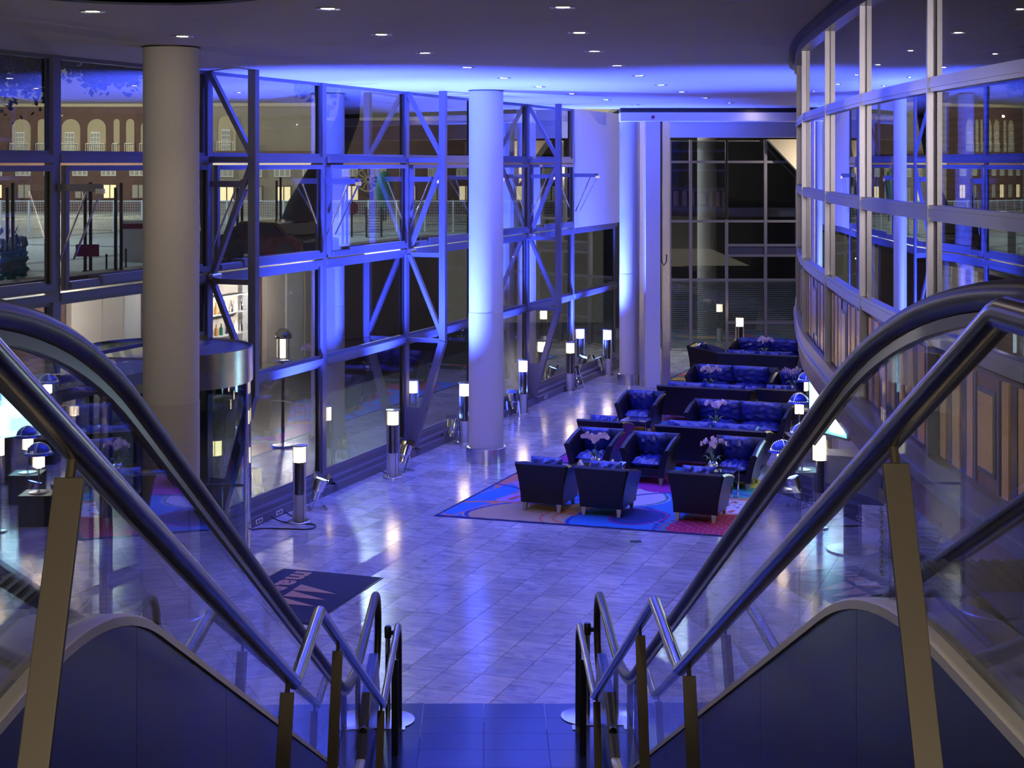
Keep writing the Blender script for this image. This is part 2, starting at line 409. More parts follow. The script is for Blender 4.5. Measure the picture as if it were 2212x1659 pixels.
# ---------------------------------------------------------------- back of the hall
YB = 36.7
struct(MB().box(3.21,3.56,YB-.05,YB+.45,0,6.40).obj('pilaster', 'wall_white'))
struct(MB().box(3.08,3.21,YB+.2,YB+.4,0,6.40).obj('trim_1', 'steel', bevel=.005))
struct(MB().box(3.62,3.80,YB,YB+.3,0,6.40).obj('trim_2', 'steel', bevel=.005))
struct(MB().box(2.6,13,YB-.15,YB+.5,6.40,6.61).obj('lintel', 'wall_white', bevel=.01))
struct(MB().box(2.6,13,YB-.1,YB+.4,6.61,ZC).obj('trim_3', 'dark_seal'))
tag(MB().box(-.035,.035,-.02,.0,-.035,.035).obj('fire_alarm', 'red_sign'), 'small dark red alarm box on the white lintel over the pilaster', 'alarm').location = (3.37,YB-.151,6.50)
t = tag(MB().tube([(0,0,4.4),(0,0,1.2),(.01,-.01,1.02),(.06,-.02,.94),(.12,-.01,1.02),(.13,0,1.2)], .012, 8).obj('hanging_cable', 'black', smooth=True), 'thin dark cable hanging in a loop beside the white pilaster', 'cable'); t.location = (3.585, YB-.02, 2.0)
struct(MB().box(4.0,13,40,40.4,6.07,7.0).obj('bulkhead', 'wall_white'))
struct(MB().box(3.0,13,40.4,52,6.9,7.0).box(3.0,13,37.2,40,6.95,7.0).obj('ceiling_far', 'dark_room'))
tag(MB().prism([(7.25,6.07),(8.9,6.07),(8.9,4.35),(8.35,4.9)], lambda a, b: Vector((a,43.3,b)), lambda a, b: Vector((a,43.6,b))).obj('sloping_soffit', 'stone'),
    'pale sloping underside of a stair before the far glazing', 'soffit')
wall_b = setting('wall_far')
XM = [4.55, 5.15, 6.19, 7.31, 8.22, 9.6, 11.2, 12.5]; ZR = [6.07, 5.43, 3.72, 3.03, 2.73, 2.03, .80, .0]
for i, x in enumerate(XM):
    z1 = 3.76 if i == 2 else 6.07
    MB().box(x-.04,x+.04,44,44.14,0,z1).obj('mullion', 'frame_r', wall_b)
for i in range(len(XM)-1):
    x0, x1 = XM[i]+.04, XM[i+1]-.04
    for j, z in enumerate(ZR[1:-1]):
        if z in (3.03, 2.73, .80) and i < 2: continue
        MB().box(x0,x1,44.02,44.12,z-.035,z+.035).obj('transom', 'frame_r', wall_b)
    if i >= 2: MB().box(x0,x1,44.05,44.08,2.765,2.995).obj('spandrel', 'cladding', wall_b)
for i in range(len(XM)-1):
    nwin += 1; W = setting('window_%d' % nwin); x0, x1 = XM[i]+.04, XM[i+1]-.04
    MB().box(x0,x1,44.06,44.07,.05,6.05).obj('glass', 'pane', W)
    mb = MB(); z = .12
    while z < 1.98:
        mb.hexa([(x0,44.16,z),(x1,44.16,z),(x1,44.21,z+.03),(x0,44.21,z+.03),(x0,44.16,z+.003),(x1,44.16,z+.003),(x1,44.21,z+.033),(x0,44.21,z+.033)]); z += .055
    stuff(mb.obj('blind', 'blind', W))
struct(MB().box(3,13,50,50.2,0,7).obj('wall_beyond', 'dark_room'))
t = thing('round_column', 'grey column standing outside behind the far glazing', 'column', (6.0, 47.0, 0)); t['kind'] = 'thing'
MB().lathe([(.30,0),(.30,6.3)], n=32).obj('shaft', 'column_low', t, True)
for x, lb in ((6.42,'left'),(6.86,'right')):
    tag(MB().box(-.09,.09,-.02,.02,0,.62).obj('wood_panel', 'amber'), 'small amber wooden panel to the %s of the farthest lamp post' % lb, 'panel').location = (x, 44.45, .05)

# ---------------------------------------------------------------- curved glazed gallery on the right
GP = [(3.6,3.2),(2.95,5.1),(2.62,7.1),(2.57,9.3),(2.66,11.5),(2.85,13.7),(3.10,16.1),(3.49,18.5),(3.98,20.9),(4.9,23.2),(6.4,25.2),(8.6,26.8)]
def cat(i, t):
    P = [Vector(GP[max(0, min(len(GP)-1, i+k))]) for k in (-1,0,1,2)]
    return .5*((2*P[1])+(-P[0]+P[2])*t+(2*P[0]-5*P[1]+4*P[2]-P[3])*t*t+(-P[0]+3*P[1]-3*P[2]+P[3])*t**3)
def seg(i, a=0., b=1., n=6): return [cat(i, a+(b-a)*k/n) for k in range(n+1)]
wall_r = setting('wall_gallery')
full = [p for i in range(len(GP)-1) for p in seg(i)[:-1]]+[Vector(GP[-1])]
# the ribbon's normal points to the gallery's inside (+x when walking away)
MB().ribbon(full, (-.06,.10), 6.58, ZC).obj('head_fascia', 'frame_r', wall_r, True)
MB().ribbon(full, (-.13,-.02), ZC-.05, ZC-.005).obj('shadow_line', 'dark_seal', wall_r, True)
ZT = [(5.83,5.92),(5.05,5.145),(4.30,4.40)]
for i in range(len(GP)-1):
    S_ = seg(i)
    for z0, z1 in ZT:
        MB().ribbon(S_, (-.035,.04), z0, z1).ribbon(S_, (-.042,-.035), z0+.025, z1-.025).obj('transom', 'frame_r', wall_r, True)
    MB().ribbon(S_, (-.05,.06), 3.42, 3.62).ribbon(S_, (-.07,-.05), 3.47, 3.50).obj('sill_fascia', 'frame_r', wall_r, True)
    MB().ribbon(S_, (-.03,.10), 3.22, 3.42).obj('lower_band', 'wood_dark', wall_r, True)
    MB().ribbon(S_, (.02,.06), 3.62, 4.27).obj('wainscot_back', 'wood_dark', wall_r, True)
for i, (x, y) in enumerate(GP):
    a = cat(max(0, min(i, len(GP)-2)), .02)-cat(max(0, min(i, len(GP)-2)), 0) if i < len(GP)-1 else Vector((1,.6))
    d = a.normalized(); q = Vector((d.y, -d.x))
    def cor(u_, v_): p = Vector((x,y))+d*u_+q*v_; return (p.x, p.y)
    c = [cor(-.016,-.045), cor(.016,-.045), cor(.016,.03), cor(-.016,.03)]
    MB().hexa([(*p,3.62) for p in c]+[(*p,6.6) for p in c]).obj('mullion', 'frame_r', wall_r)
for i in range(1, len(GP)-1):
    nwin += 1; W = setting('window_%d' % nwin)
    for z0, z1 in ((4.40,5.05),(5.145,5.83),(5.92,6.58)):
        MB().ribbon(seg(i,.03,.97), (.0,.008), z0, z1).obj('glass', 'pane', W, True)
        mb = MB(); z = z0+.02; S_ = seg(i,.04,.96,3)
        while z < z1-.02: mb.ribbon(S_, (.10,.135), z, z+.022); z += .042
        stuff(mb.obj('blind', 'blind', W))
    # wainscot: light boards between blue-edged dark strips, a framed panel in the middle
    L_ = (Vector(GP[i+1])-Vector(GP[i])).length
    strips = [(.06,.10,'blue_strip',.0),(.11,.19,'wood',.012),(.205,.245,'mirror_strip',.006),(.25,.32,'wood',.012),(.335,.375,'mirror_strip',.006),
              (.385,.43,'wood',.012),(.445,.46,'blue_strip',.016),(.46,.62,'wood_dark',.008),(.62,.635,'blue_strip',.016),(.65,.70,'wood',.012),
              (.715,.755,'mirror_strip',.006),(.765,.83,'wood',.012),(.845,.885,'mirror_strip',.006),(.895,.945,'wood',.012)]
    for a, b, m_, pr in strips:
        MB().ribbon(seg(i,a,b,1), (.015-pr,.03), 3.64, 4.25).obj('board', m_, wall_r)
    MB().ribbon(seg(i,.485,.595,1), (-.006,.01), 3.74, 4.15).obj('framed_panel', 'wood', wall_r)
    MB().ribbon(seg(i,.473,.607,1), (-.002,.012), 3.715, 4.175).obj('panel_border', 'blue_strip', wall_r)
# floor slab and back wall of the gallery
gp = [(p.x+.0, p.y) for p in full]
mb = MB(); n_ = len(gp); inner = [(12.4, y) for _, y in gp]
for k in range(n_-1):
    a, b, c, d = gp[k], gp[k+1], inner[k+1], inner[k]
    mb.hexa([(a[0]+.1,a[1],3.24),(d[0],d[1],3.24),(c[0],c[1],3.24),(b[0]+.1,b[1],3.24),(a[0]+.1,a[1],3.6),(d[0],d[1],3.6),(c[0],c[1],3.6),(b[0]+.1,b[1],3.6)])
struct(mb.obj('slab_gallery', 'wall_white'))
struct(MB().ribbon([(p.x+.6, p.y+.1) for p in full[:-6]], (.0,.1), 3.6, ZC).obj('wall_inner', 'dark_room', smooth=True))
# ================================================================== STAIR AND ESCALATORS
def fillet(pts, r, n=10):
    out = [Vector(pts[0])]
    for i in range(1, len(pts)-1):
        p = Vector(pts[i]); a = (Vector(pts[i-1])-p); b = (Vector(pts[i+1])-p)
        rr = min(r, a.length*.49, b.length*.49); a = p+a.normalized()*rr; b = p+b.normalized()*rr
        for k in range(n+1): t = k/n; out.append(a*(1-t)**2+p*2*t*(1-t)+b*t*t)
    out.append(Vector(pts[-1])); return out
def interp(path, Y): return float(np.interp(Y, [p[0] for p in path], [p[1] for p in path]))
ESC = {-1: dict(x=1.08, rail0=3.68, m=.470, deck0=4.28, dl='left of the stair'), 1: dict(x=1.157, rail0=4.0, m=.474, deck0=4.45, dl='right of the stair')}
def escalator(sd):
    e = ESC[sd]; word = 'left' if sd < 0 else 'right'
    t = thing('escalator', 'escalator with glass sides and black handrails running down %s' % e['dl'], 'escalator', (0,0,0), 0)
    ry1 = e['rail0']+(4.30-.27)/e['m']
    rail = fillet([(.5,5.13),(e['rail0'],5.13),(ry1,1.10),(15.15,1.10)], 1.1, 14)
    dy1 = e['deck0']+(5.22-1.19)/e['m']
    deck = fillet([(.5,4.21),(e['deck0'],4.21),(dy1,.18),(15.2,.18)], .7, 12)
    for side, x in (('inner', e['x']), ('outer', e['x']+1.13)):
        X = sd*x
        rp = [st(X, p[0], p[1]) for p in rail]; c = .38
        arc = [st(X, 15.15+c*math.sin(a), 1.10-c+c*math.cos(a)) for a in np.linspace(0, PI, 13)[1:]]
        back = [st(X, y, .34) for y in (14.8, 14.2, 13.6)]
        MB().tube(rp+arc+back, .036, 12, sq=1.15).obj('handrail', 'rubber', t, True)
        low = [p-Vector((0,0,.05)) for p in rp[:-1]]
        mb = MB()
        for a, b in zip(low[:-1], low[1:]): mb.bar(a, b, .03, .03)
        mb.obj('rail_profile', 'profile', t)
        # glass in panels
        cuts = [.6,1.9,3.1,4.35,5.6,6.85,8.1,9.35,10.6,11.85,13.1,15.42]
        for a, b in zip(cuts[:-1], cuts[1:]):
            yy = np.linspace(a+.003, b-.003, 10); vs = []; fs = []
            for y in yy:
                zt = interp(rail, y)-.05; zb = interp(deck, y)
                if y > 15.12: zt = .72+math.sqrt(max(0, .34**2-(y-15.12)**2))
                for xx in (X-.006, X+.006): vs += [st(xx, y, zb), st(xx, y, zt)]
            for k in range(len(yy)-1):
                q = k*4
                fs += [(q,q+1,q+5,q+4),(q+2,q+6,q+7,q+3),(q+1,q+3,q+7,q+5),(q,q+4,q+6,q+2)]
            fs += [(0,2,3,1),(len(yy)*4-4,len(yy)*4-3,len(yy)*4-1,len(yy)*4-2)]
            MB().add(vs, fs).obj('glass_panel', 'clear', t)
        # deck on both sides of the glass: rounded edge strip, top, inside skirt
        io = 1 if side == 'inner' else -1
        xo = sd*(x-.045*io); xi = sd*(x+.20*io)
        yy = [p[0] for p in deck]; mb = MB(); vs = []; fs = []
        for p in deck:
            for xx, dz in ((xo, -.035), (xo, -.008), (xo+sd*io*.012, 0), (xi, -.0), (xi+sd*io*.02, -.05), (xi+sd*io*.02, -.22)): vs.append(st(xx, p[0], p[1]+dz))
        k6 = 6
        for i in range(len(deck)-1):
            for j in range(k6-1): fs.append((i*k6+j, i*k6+j+1, (i+1)*k6+j+1, (i+1)*k6+j))
        MB().add(vs, fs).obj('deck', 'deck', t, True)
        MB().tube([st(xi+sd*io*.03, p[0], p[1]-.07) for p in deck], .014, 6).obj('skirt_brush', 'black', t)
        # dark cladding panels below the deck on the stair side
        xc = sd*(x-.035*io)
        cuts = [.6,3.0,4.6,6.2,7.8,9.4,11.0,12.6,14.2,15.2]
        for a, b in zip(cuts[:-1], cuts[1:]):
            vs = []; fs = []; yy = np.linspace(a+.003, b-.003, 8)
            for y in yy:
                zt = interp(deck, y)-.02; zb = max(.0, zt-1.9)
                if y < 2.4: zb = 4.13
                for xx in (xc, xc+sd*io*.02): vs += [st(xx, y, zb), st(xx, y, zt)]
            for k in range(len(yy)-1):
                q = k*4; fs += [(q,q+1,q+5,q+4),(q+2,q+6,q+7,q+3),(q+1,q+3,q+7,q+5),(q,q+4,q+6,q+2)]
            fs += [(0,2,3,1),(len(yy)*4-4,len(yy)*4-3,len(yy)*4-1,len(yy)*4-2)]
            MB().add(vs, fs).obj('cladding_panel', 'cladding', t)
    # steps and comb plates
    x0, x1 = sd*(e['x']+.235), sd*(e['x']+.895); lo, hi = min(x0,x1), max(x0,x1)
    smesh = None
    for k in range(25):
        y = e['deck0']+.36*k*(.40/.36); z = 4.13-.19*k
        if z < .05: break
        if smesh is None:
            mb = MB().box(lo, hi, 0, .42, -.17, 0)
            for q in range(16): xx = lo+(hi-lo)*(q+.5)/16; mb.box(xx-.008, xx+.008, 0, .42, 0, .008)
            smesh = mb.mesh('step', 'step')
        link('step', smesh, t, (SX*y, y, z))
    MB().box(lo+SX*14, hi+SX*14, dy1-.3, 15.4, .0, .02).obj('floor_plate', 'steel', t)
    MB().box(lo+SX*2, hi+SX*2, .6, e['deck0'], 4.131, 4.15).obj('floor_plate', 'steel', t)
    # dark shoe at the newel where the handrail returns
    X = sd*e['x']
    mb = MB(); mb.prism([(13.3,.15),(14.0,.55),(14.9,.62),(15.2,.15)], lambda a, b: st(X-.05, a, b), lambda a, b: st(X+.05, a, b)); mb.obj('newel_shoe', 'cladding', t, bevel=.01)
    return rail, deck
escalator(-1); escalator(1)
RAIL = {-1: (.81, [(-2,5.14),(2.39,5.14),(6.55,3.17),(7.53,3.19),(12.30,1.04),(14.35,1.04)]),
         1: (.904, [(-2,5.14),(2.66,5.14),(7.05,3.06),(8.10,3.08),(12.48,1.04),(14.35,1.04)])}
stair = setting('stairs')
for sd in (-1, 1):
    x, P = RAIL[sd]; X = sd*x; wd = 'left' if sd < 0 else 'right'
    t = thing('stair_railing', 'polished steel tube railing zigzagging down the %s side of the stair' % wd, 'railing')
    pts = []
    for i, (y, z) in enumerate(P):
        if 0 < i < 5:
            a = Vector(P[i-1])-Vector((y,z)); b = Vector(P[i+1])-Vector((y,z)); a = a.normalized()*.02; b = b.normalized()*.02
            pts += [(y+a.x, z+a.y), (y+b.x, z+b.y)]
        else: pts.append((y, z))
    c = .24
    pts += [(14.35+c*math.sin(a), 1.04-c+c*math.cos(a)) for a in np.linspace(0, PI/2, 8)[1:]]+[(14.59, .0)]
    # straight tubes mitred at their bends
    MB().tube([st(X, y, z) for y, z in pts], .030, 16).obj('rail', 'rail_steel', t, True)
    # flat posts set square to the slope
    m = .474; dn = Vector((0, -math.sin(math.atan(m)), -math.cos(math.atan(m))))
    pl = [3.02, 6.33, 8.50, 12.1] if sd < 0 else [3.38, 6.75, 8.85, 12.25]
    for i, y in enumerate(pl):
        z = interp(P, y); p = st(X, y, z)
        if i in (1, 3): m_ = .40
        MB().tube([p, p+dn*.065], .010, 8).obj('stem', 'brass', t)
        q = p+dn*.065; L_ = 1.04
        side = Vector((1,0,0)); th = Vector((0,1,-.47)).normalized()*.007
        a = side*.029; mb = MB(); e_ = q+dn*L_
        mb.hexa([e_-a-th, e_+a-th, e_+a+th, e_-a+th, q-a-th, q+a-th, q+a+th, q-a+th]); mb.obj('post', 'brass', t, bevel=.002)
    p = st(X, 13.9, 0); MB().box(p.x-.03, p.x+.03, p.y-.007, p.y+.007, 0, .88).obj('post', 'black', t)
    MB().box(-.06,.06,-.06,.06,0,.012).obj('foot_plate', 'steel', t).location = st(X, 14.59, 0)
# flights (24 risers in two flights with a landing)
mb1 = None
def flight(y0, z0, y1, z1, n):
    for k in range(n):
        ya = y0+(y1-y0)*k/n; yb = y0+(y1-y0)*(k+1)/n; z = z0+(z1-z0)*(k+1)/n
        a = st(-.98, ya, 0).x; b = st(.98, ya, 0).x
        MB().box(a, b, ya, yb+.02, z-.16, z).obj('step', 'granite', stair)
flight(2.45, 4.13, 6.45, 2.13, 12); flight(7.5, 2.13, 12.3, .0, 13)
MB().box(-1.1,.9,6.45,7.52,1.93,2.13).obj('landing', 'granite', stair)
# belt stanchions at the foot
for x, y, lb in ((838, 14.8, 'left'), (1269, 14.9, 'right')):
    p = at(x, y); t = thing('belt_stanchion', 'chrome belt stanchion with black head at the %s foot of the stair' % lb, 'stanchion', p, 0, 'belt stanchions')
    MB().lathe([(.0,.0),(.26,.0),(.26,.012),(.20,.026),(.02,.03)], n=36).obj('base', 'steel', t, True)
    MB().lathe([(.026,.02),(.026,.80)], n=20).obj('pole', 'chrome', t, True)
    MB().lathe([(.032,.80),(.034,.81),(.034,.90),(.026,.915),(0,.915)], n=20).obj('head', 'black', t, True)
    MB().box(.03,.06,-.015,.015,.83,.87).obj('belt_clip', 'black', t)

# ================================================================== REVOLVING DOOR
sd_ = -13.41; C = fp(sd_)
t = thing('revolving_door', 'round revolving door with steel canopy band and blue-lit top in the window wall', 'door', C, -A)
R_ = 1.19
MB().lathe([(R_-.04,2.44),(R_,2.44),(R_,2.90),(R_-.03,2.90),(R_-.03,2.87),(0,2.87)], n=64, cap=False).obj('canopy', 'steel', t, True)
MB().lathe([(0,2.872),(R_-.03,2.872)], n=64, cap=False).obj('canopy_top', 'canopy_paint', t)
MB().lathe([(R_-.04,2.441),(0,2.441)], n=64, cap=False).obj('canopy_underside', 'steel_paint', t)
MB().box(.1,.55,-.5,-.1,2.88,3.0).obj('control_box', 'black', t, bevel=.01)
for a0, a1 in ((-70,50), (130,250)):
    pts = [(R_*math.cos(math.radians(a))*.97, R_*math.sin(math.radians(a))*.97) for a in np.linspace(a0, a1, 17)]
    MB().ribbon(pts, (0,.012), .03, 2.44).obj('curved_glass', 'door_glass', t, True)
    for q in (pts[0], pts[-1]): MB().box(q[0]-.02,q[0]+.02,q[1]-.02,q[1]+.02,0,2.44).obj('door_post', 'black', t)
MB().lathe([(.03,0),(.03,2.44)], n=12).obj('centre_pole', 'steel', t, True)
for k in range(3):
    a = math.radians(25+120*k); d = Vector((math.cos(a), math.sin(a), 0)); q = Vector((-d.y, d.x, 0))*.006
    mb = MB(); p0, p1 = d*.04, d*1.10
    mb.hexa([p0-q+Vector((0,0,.08)),p1-q+Vector((0,0,.08)),p1+q+Vector((0,0,.08)),p0+q+Vector((0,0,.08)),p0-q+Vector((0,0,2.4)),p1-q+Vector((0,0,2.4)),p1+q+Vector((0,0,2.4)),p0+q+Vector((0,0,2.4))])
    w_ = mb.obj('door_wing', 'door_glass', t)
    MB().bar(p0+Vector((0,0,.05)), p1+Vector((0,0,.05)), .04, .09).bar(p0+Vector((0,0,2.38)), p1+Vector((0,0,2.38)), .04, .07).bar(p1, p1+Vector((0,0,2.4)), .04,.04,(1,0,0)).bar(p0+Vector((0,0,1.0)),p1+Vector((0,0,1.0)),.03,.04).obj('wing_frame', 'steel_paint', w_)
# side lobby roofs beside the drum
mb = MB(); fbox(mb, -17.9, -14.45, .02, 1.1, 2.74, 2.88); o = tag(mb.obj('lobby_roof', 'canopy_paint'), 'flat blue-lit metal roof of the side door beside the revolving door', 'canopy')
t = thing('side_door', 'glazed side door with grey frame left of the revolving door', 'door', fp(-16.2,1.02), -A)
MB().box(-.03,.03,-1.7,-1.6,0,2.74).box(-.03,.03,1.55,1.65,0,2.74).box(-.03,.03,-.05,.05,0,2.74).obj('frame', 'steel_paint', t)
MB().box(-.005,.005,-1.6,1.55,.1,2.74).obj('glass', 'door_glass', t)
# ================================================================== LIGHT FITTINGS
rows = [('the row nearest the curved gallery', [(1216,15),(1251,70),(1284,110),(1333,141),(1380,163),(1428,183),(1473,198),(1524,211),(1576,222),(1631,232)]),
        ('the middle row over the hall', [(708,18),(824,74),(918,114),(1009,145),(1089,168),(1165,187),(1235,202),(1310,215),(1373,226),(1441,236)]),
        ('the row by the window wall', [(200,24),(394,78)])]
first = None
for rn, pts in rows:
    for k, (x, y) in enumerate(pts):
        Y = 4346/(CY-y); loc = (*(at(x, Y).xy), ZC); lab = 'round ceiling downlight, %s from the viewer in %s' % (ORD[k], rn)
        if first is None:
            first = thing('ceiling_downlight', lab, 'downlight', loc, 0, 'recessed ceiling downlights')
            MB().lathe([(.06,-.003),(.105,-.010),(.115,.0)], n=32, cap=False).obj('trim_ring', 'alu', first, True)
            MB().lathe([(0,-.004),(.058,-.004)], n=24, cap=False).obj('lens', 'downlight', first)
        else: dup(first, loc, 0, lab)
        light('downlight_beam', 'SPOT', (loc[0], loc[1], ZC-.03), 20 if 'gallery' in rn else 8, (1,.80,.62), spot_size=math.radians(100), spot_blend=.6, shadow_soft_size=.05)
for k, (x, y) in enumerate([(.36,10.95),(.30,8.95),(.26,6.95)]):     # gallery row continued unseen above the frame, added to light the wood boards
    dup(first, (x, y, ZC), 0, 'added ceiling downlight over the escalators, above the picture, %s of three towards the viewer' % ORD[k])
    light('downlight_beam', 'SPOT', (x, y, ZC-.03), 48, (1,.80,.62), spot_size=math.radians(112), spot_blend=.6, shadow_soft_size=.05)
# lamp posts along the window wall
bl = [(647,1128,'nearest the stair'),(849,1031,'second from the revolving door along the windows'),(1003,956,'half hidden by the middle column'),
      (1130,893,'just behind the middle column'),(1232,845,'fifth along the windows, before the third truss'),(1312,810,'beside the slim far column')]
L0 = None
def lamp_post(loc, lab):
    global L0
    if L0 is None:
        t = L0 = thing('lamp_post', lab, 'floor lamp', loc, 0, 'steel lamp posts with glowing heads')
        MB().lathe([(0,0),(.175,0),(.175,.018),(.165,.026),(.10,.028)], n=36).obj('base', 'steel', t, True)
        MB().lathe([(.078,.02),(.080,.42),(.076,.42)], n=28).obj('lower_sleeve', 'wall_white', t, True)
        MB().lathe([(.076,.42),(.076,.91)], n=28).obj('shaft', 'rail_steel', t, True)
        for k in range(4):
            a = PI/4+k*PI/2; c, s = math.cos(a), math.sin(a)
            MB().bar((.108*c,.108*s,.02), (.108*c,.108*s,1.16), .012, .026, (c,s,0)).obj('fin', 'steel', t)
        MB().lathe([(0,.91),(.092,.91),(.092,1.14),(0,1.14)], n=28, cap=False).obj('lamp_glass', 'lamp_warm', t, True)
        MB().lathe([(0,1.145),(.125,1.145),(.125,1.165),(0,1.175)], n=28, cap=False).obj('cap', 'steel', t, True)
    else: t = dup(L0, loc, random.uniform(-.4,.4), lab)
    light('lamp_glow', 'POINT', (loc[0], loc[1], 1.03), 26, (1,.76,.42), shadow_soft_size=.09)
    return t
for x, y, lb in bl: lamp_post(g(x, y), 'steel lamp post with a glowing glass head, '+lb)
lamp_post((6.26,42.0,0), 'steel lamp post glowing behind the farthest sofa, before the striped blinds')
# blue floodlights on the floor aimed at the ceiling
P0 = None
def flood(loc, rz, lab, tilt=.35, E=5200, aim=None, es=1):
    global P0
    if P0 is None:
        t = P0 = thing('floodlight', lab, 'floodlight', loc, rz, 'chrome floodlights with blue light')
        R = Matrix.Rotation(tilt, 4, 'Y')
        def T(mb):
            mb.v = [tuple((R @ Vector(v))+Vector((0,0,.30))) for v in mb.v]; return mb
        T(MB().lathe([(.0,-.17),(.06,-.17),(.065,-.13),(.065,-.04),(.095,-.02),(.105,.15),(.105,.17),(.095,.17),(.095,.02)], n=28, cap=False)).obj('can', 'chrome', t, True)
        T(MB().lathe([(0,.150),(.094,.150)], n=28, cap=False)).obj('lens', 'par_lens', t)
        T(MB().box(.10,.11,-.09,.09,.15,.27).box(-.11,-.10,-.09,.09,.15,.22)).obj('barn_door', 'chrome', t)
        MB().bar((0,-.13,.30),(.12,-.13,.01),.006,.03,(0,1,0)).bar((0,.13,.30),(.12,.13,.01),.006,.03,(0,1,0)).bar((.12,-.135,.01),(.12,.135,.01),.03,.008).obj('bracket', 'chrome', t)
        MB().bar((0,-.13,.30),(-.12,-.13,.01),.006,.03,(0,1,0)).bar((0,.13,.30),(-.12,.13,.01),.006,.03,(0,1,0)).bar((-.12,-.135,.01),(-.12,.135,.01),.03,.008).obj('stand', 'chrome', t)
    else: t = dup(P0, loc, rz, lab)
    p = Vector(loc)+Vector((0,0,.56)); d = aim or Vector((.9,.6,6.2))
    light('blue_beam', 'SPOT', p, E, BLUE, spot_size=math.radians(74), spot_blend=.85, shadow_soft_size=.09, to=p+d)
    return t
FL = [((686,1098),'beside the nearest lamp post'),((873,1018),'beside the second lamp post'),((975,958),'beside the third lamp post'),((1107,897),'at the wall left of the fourth lamp post'),
      ((1246,838),'beside the fifth lamp post'),((1296,812),'beside the lamp post at the slim far column')]
for k, ((x, y), lb) in enumerate(FL): flood(g(x, y), .3+k*.5, 'chrome floodlight shining blue, '+lb, E=(7000,6600,2400,4200,6400,6000)[k])
# power outlets on the ledge
O0 = None
for k, (x, y) in enumerate([(515,1152),(560,1135),(605,1112),(808,1018),(965,945),(1100,884),(1153,856)]):
    t_ = (x-CX)/F; s = 33.34*t_/(math.sin(A)-t_*math.cos(A)); loc = fp(s+.25,.201,.065)
    lab = 'white wall outlet on the window ledge, %s from the revolving door' % ORD[k]
    if O0 is None:
        t = O0 = thing('wall_outlet', lab, 'outlet', loc, -A, 'outlets on the window ledge')
        MB().box(0,.008,-.10,.10,-.035,.035).obj('cover', 'paper', t, bevel=.002)
        MB().box(.006,.012,-.055,-.015,-.016,.016).box(.006,.012,.02,.06,-.016,.016).obj('socket', 'black', t)
    else: dup(O0, loc, -A, lab)
c0 = fp(-10.9,.22,.06); 
tag(MB().tube(fillet([c0, c0+Vector((.15,-.1,-.05)), c0+Vector((.75,-.3,-.05)), c0+Vector((.7,-.6,-.05)), c0+Vector((-.1,-.5,-.05)), c0+Vector((-.7,-1.1,-.05))], .25), .009, 8).obj('power_cable', 'black', smooth=True), 'black cable looping over the marble from the first outlet', 'cable')
for k, (x, y) in enumerate([(630,1118),(833,1026)]):
    a = g(x-18, y-12)+Vector((0,0,.03)); b = g(x+12, y+2)+Vector((0,0,.01))
    tag(MB().tube([a, (a+b)/2+Vector((0,-.03,-.01)), b], .008, 6).obj('power_cable', 'black'), 'short black cable from the ledge to the %s lamp post' % ORD[k], 'cable')

# ================================================================== MUSHROOM LAMPS ON PLINTHS
m0 = None
for k, (x, Y, X, lb) in enumerate([(0,23.1,4.09,'nearest of the row'),(0,24.6,4.67,'second of the row, above the floodlight'),(0,27.8,5.23,'third of the row, behind the sofa pair'),(0,30.6,5.92,'farthest of the row, next to the gallery')]):
    p = (X, Y, 0)
    if m0 is None:
        t = m0 = thing('table_lamp', 'table lamp with studded blue-lit dome, '+lb, 'table lamp', (X,Y,.46), 0, 'table lamps with studded blue-lit domes')
        MB().lathe([(0,0),(.14,0),(.14,.012),(.03,.03)], n=28).obj('base', 'steel', t, True)
        MB().lathe([(.016,.02),(.016,.60)], n=12).obj('pole', 'steel', t, True)
        MB().lathe([(.205,.57),(.215,.575),(.20,.60)]+[(.175*math.cos(a), .60+.15*math.sin(a)) for a in np.linspace(0, PI/2-.05, 10)], n=36, cap=False).obj('dome', 'dome_lit_blue', t, True)
        for a in (0, PI*2/3, PI*4/3): MB().lathe([(.030,.38),(.030,.58)], (.055*math.cos(a+.5),.055*math.sin(a+.5),0), 14).obj('bulb_glass', 'lamp_soft', t, True)
        mb = MB()
        for i in range(30):
            a = 2*PI*i/30; mb.lathe([(0,.608),(.006,.608),(.006,.618),(0,.618)], (.178*math.cos(a),.178*math.sin(a),0), 6, False)
        for i in range(-8, 9):
            for q in (0, 1):
                b = i*PI/18; r = .178*math.sin(b); z = .60+.153*math.cos(b); c = (r,0,z) if q == 0 else (0,r,z)
                mb.box(c[0]-.005,c[0]+.005,c[1]-.005,c[1]+.005,c[2]-.005,c[2]+.005)
        stuff(mb.obj('studs', 'stud', t))
    else: dup(m0, (X,Y,.46), k*.4, 'table lamp with studded blue-lit dome, '+lb)
    light('lamp_glow', 'POINT', (X, Y, .88), 7, (1,.74,.45), shadow_soft_size=.06)
    tag(MB().box(-.24,.24,-.24,.24,0,.46).obj('plinth', 'black', bevel=.006), 'square black plinth under the dome lamp '+lb, 'plinth', 'black plinths').location = p
flood((4.45,23.9,0), 2.5, 'chrome floodlight shining blue on the floor beside the black plinth', E=3500, aim=Vector((-.8,.5,6)))

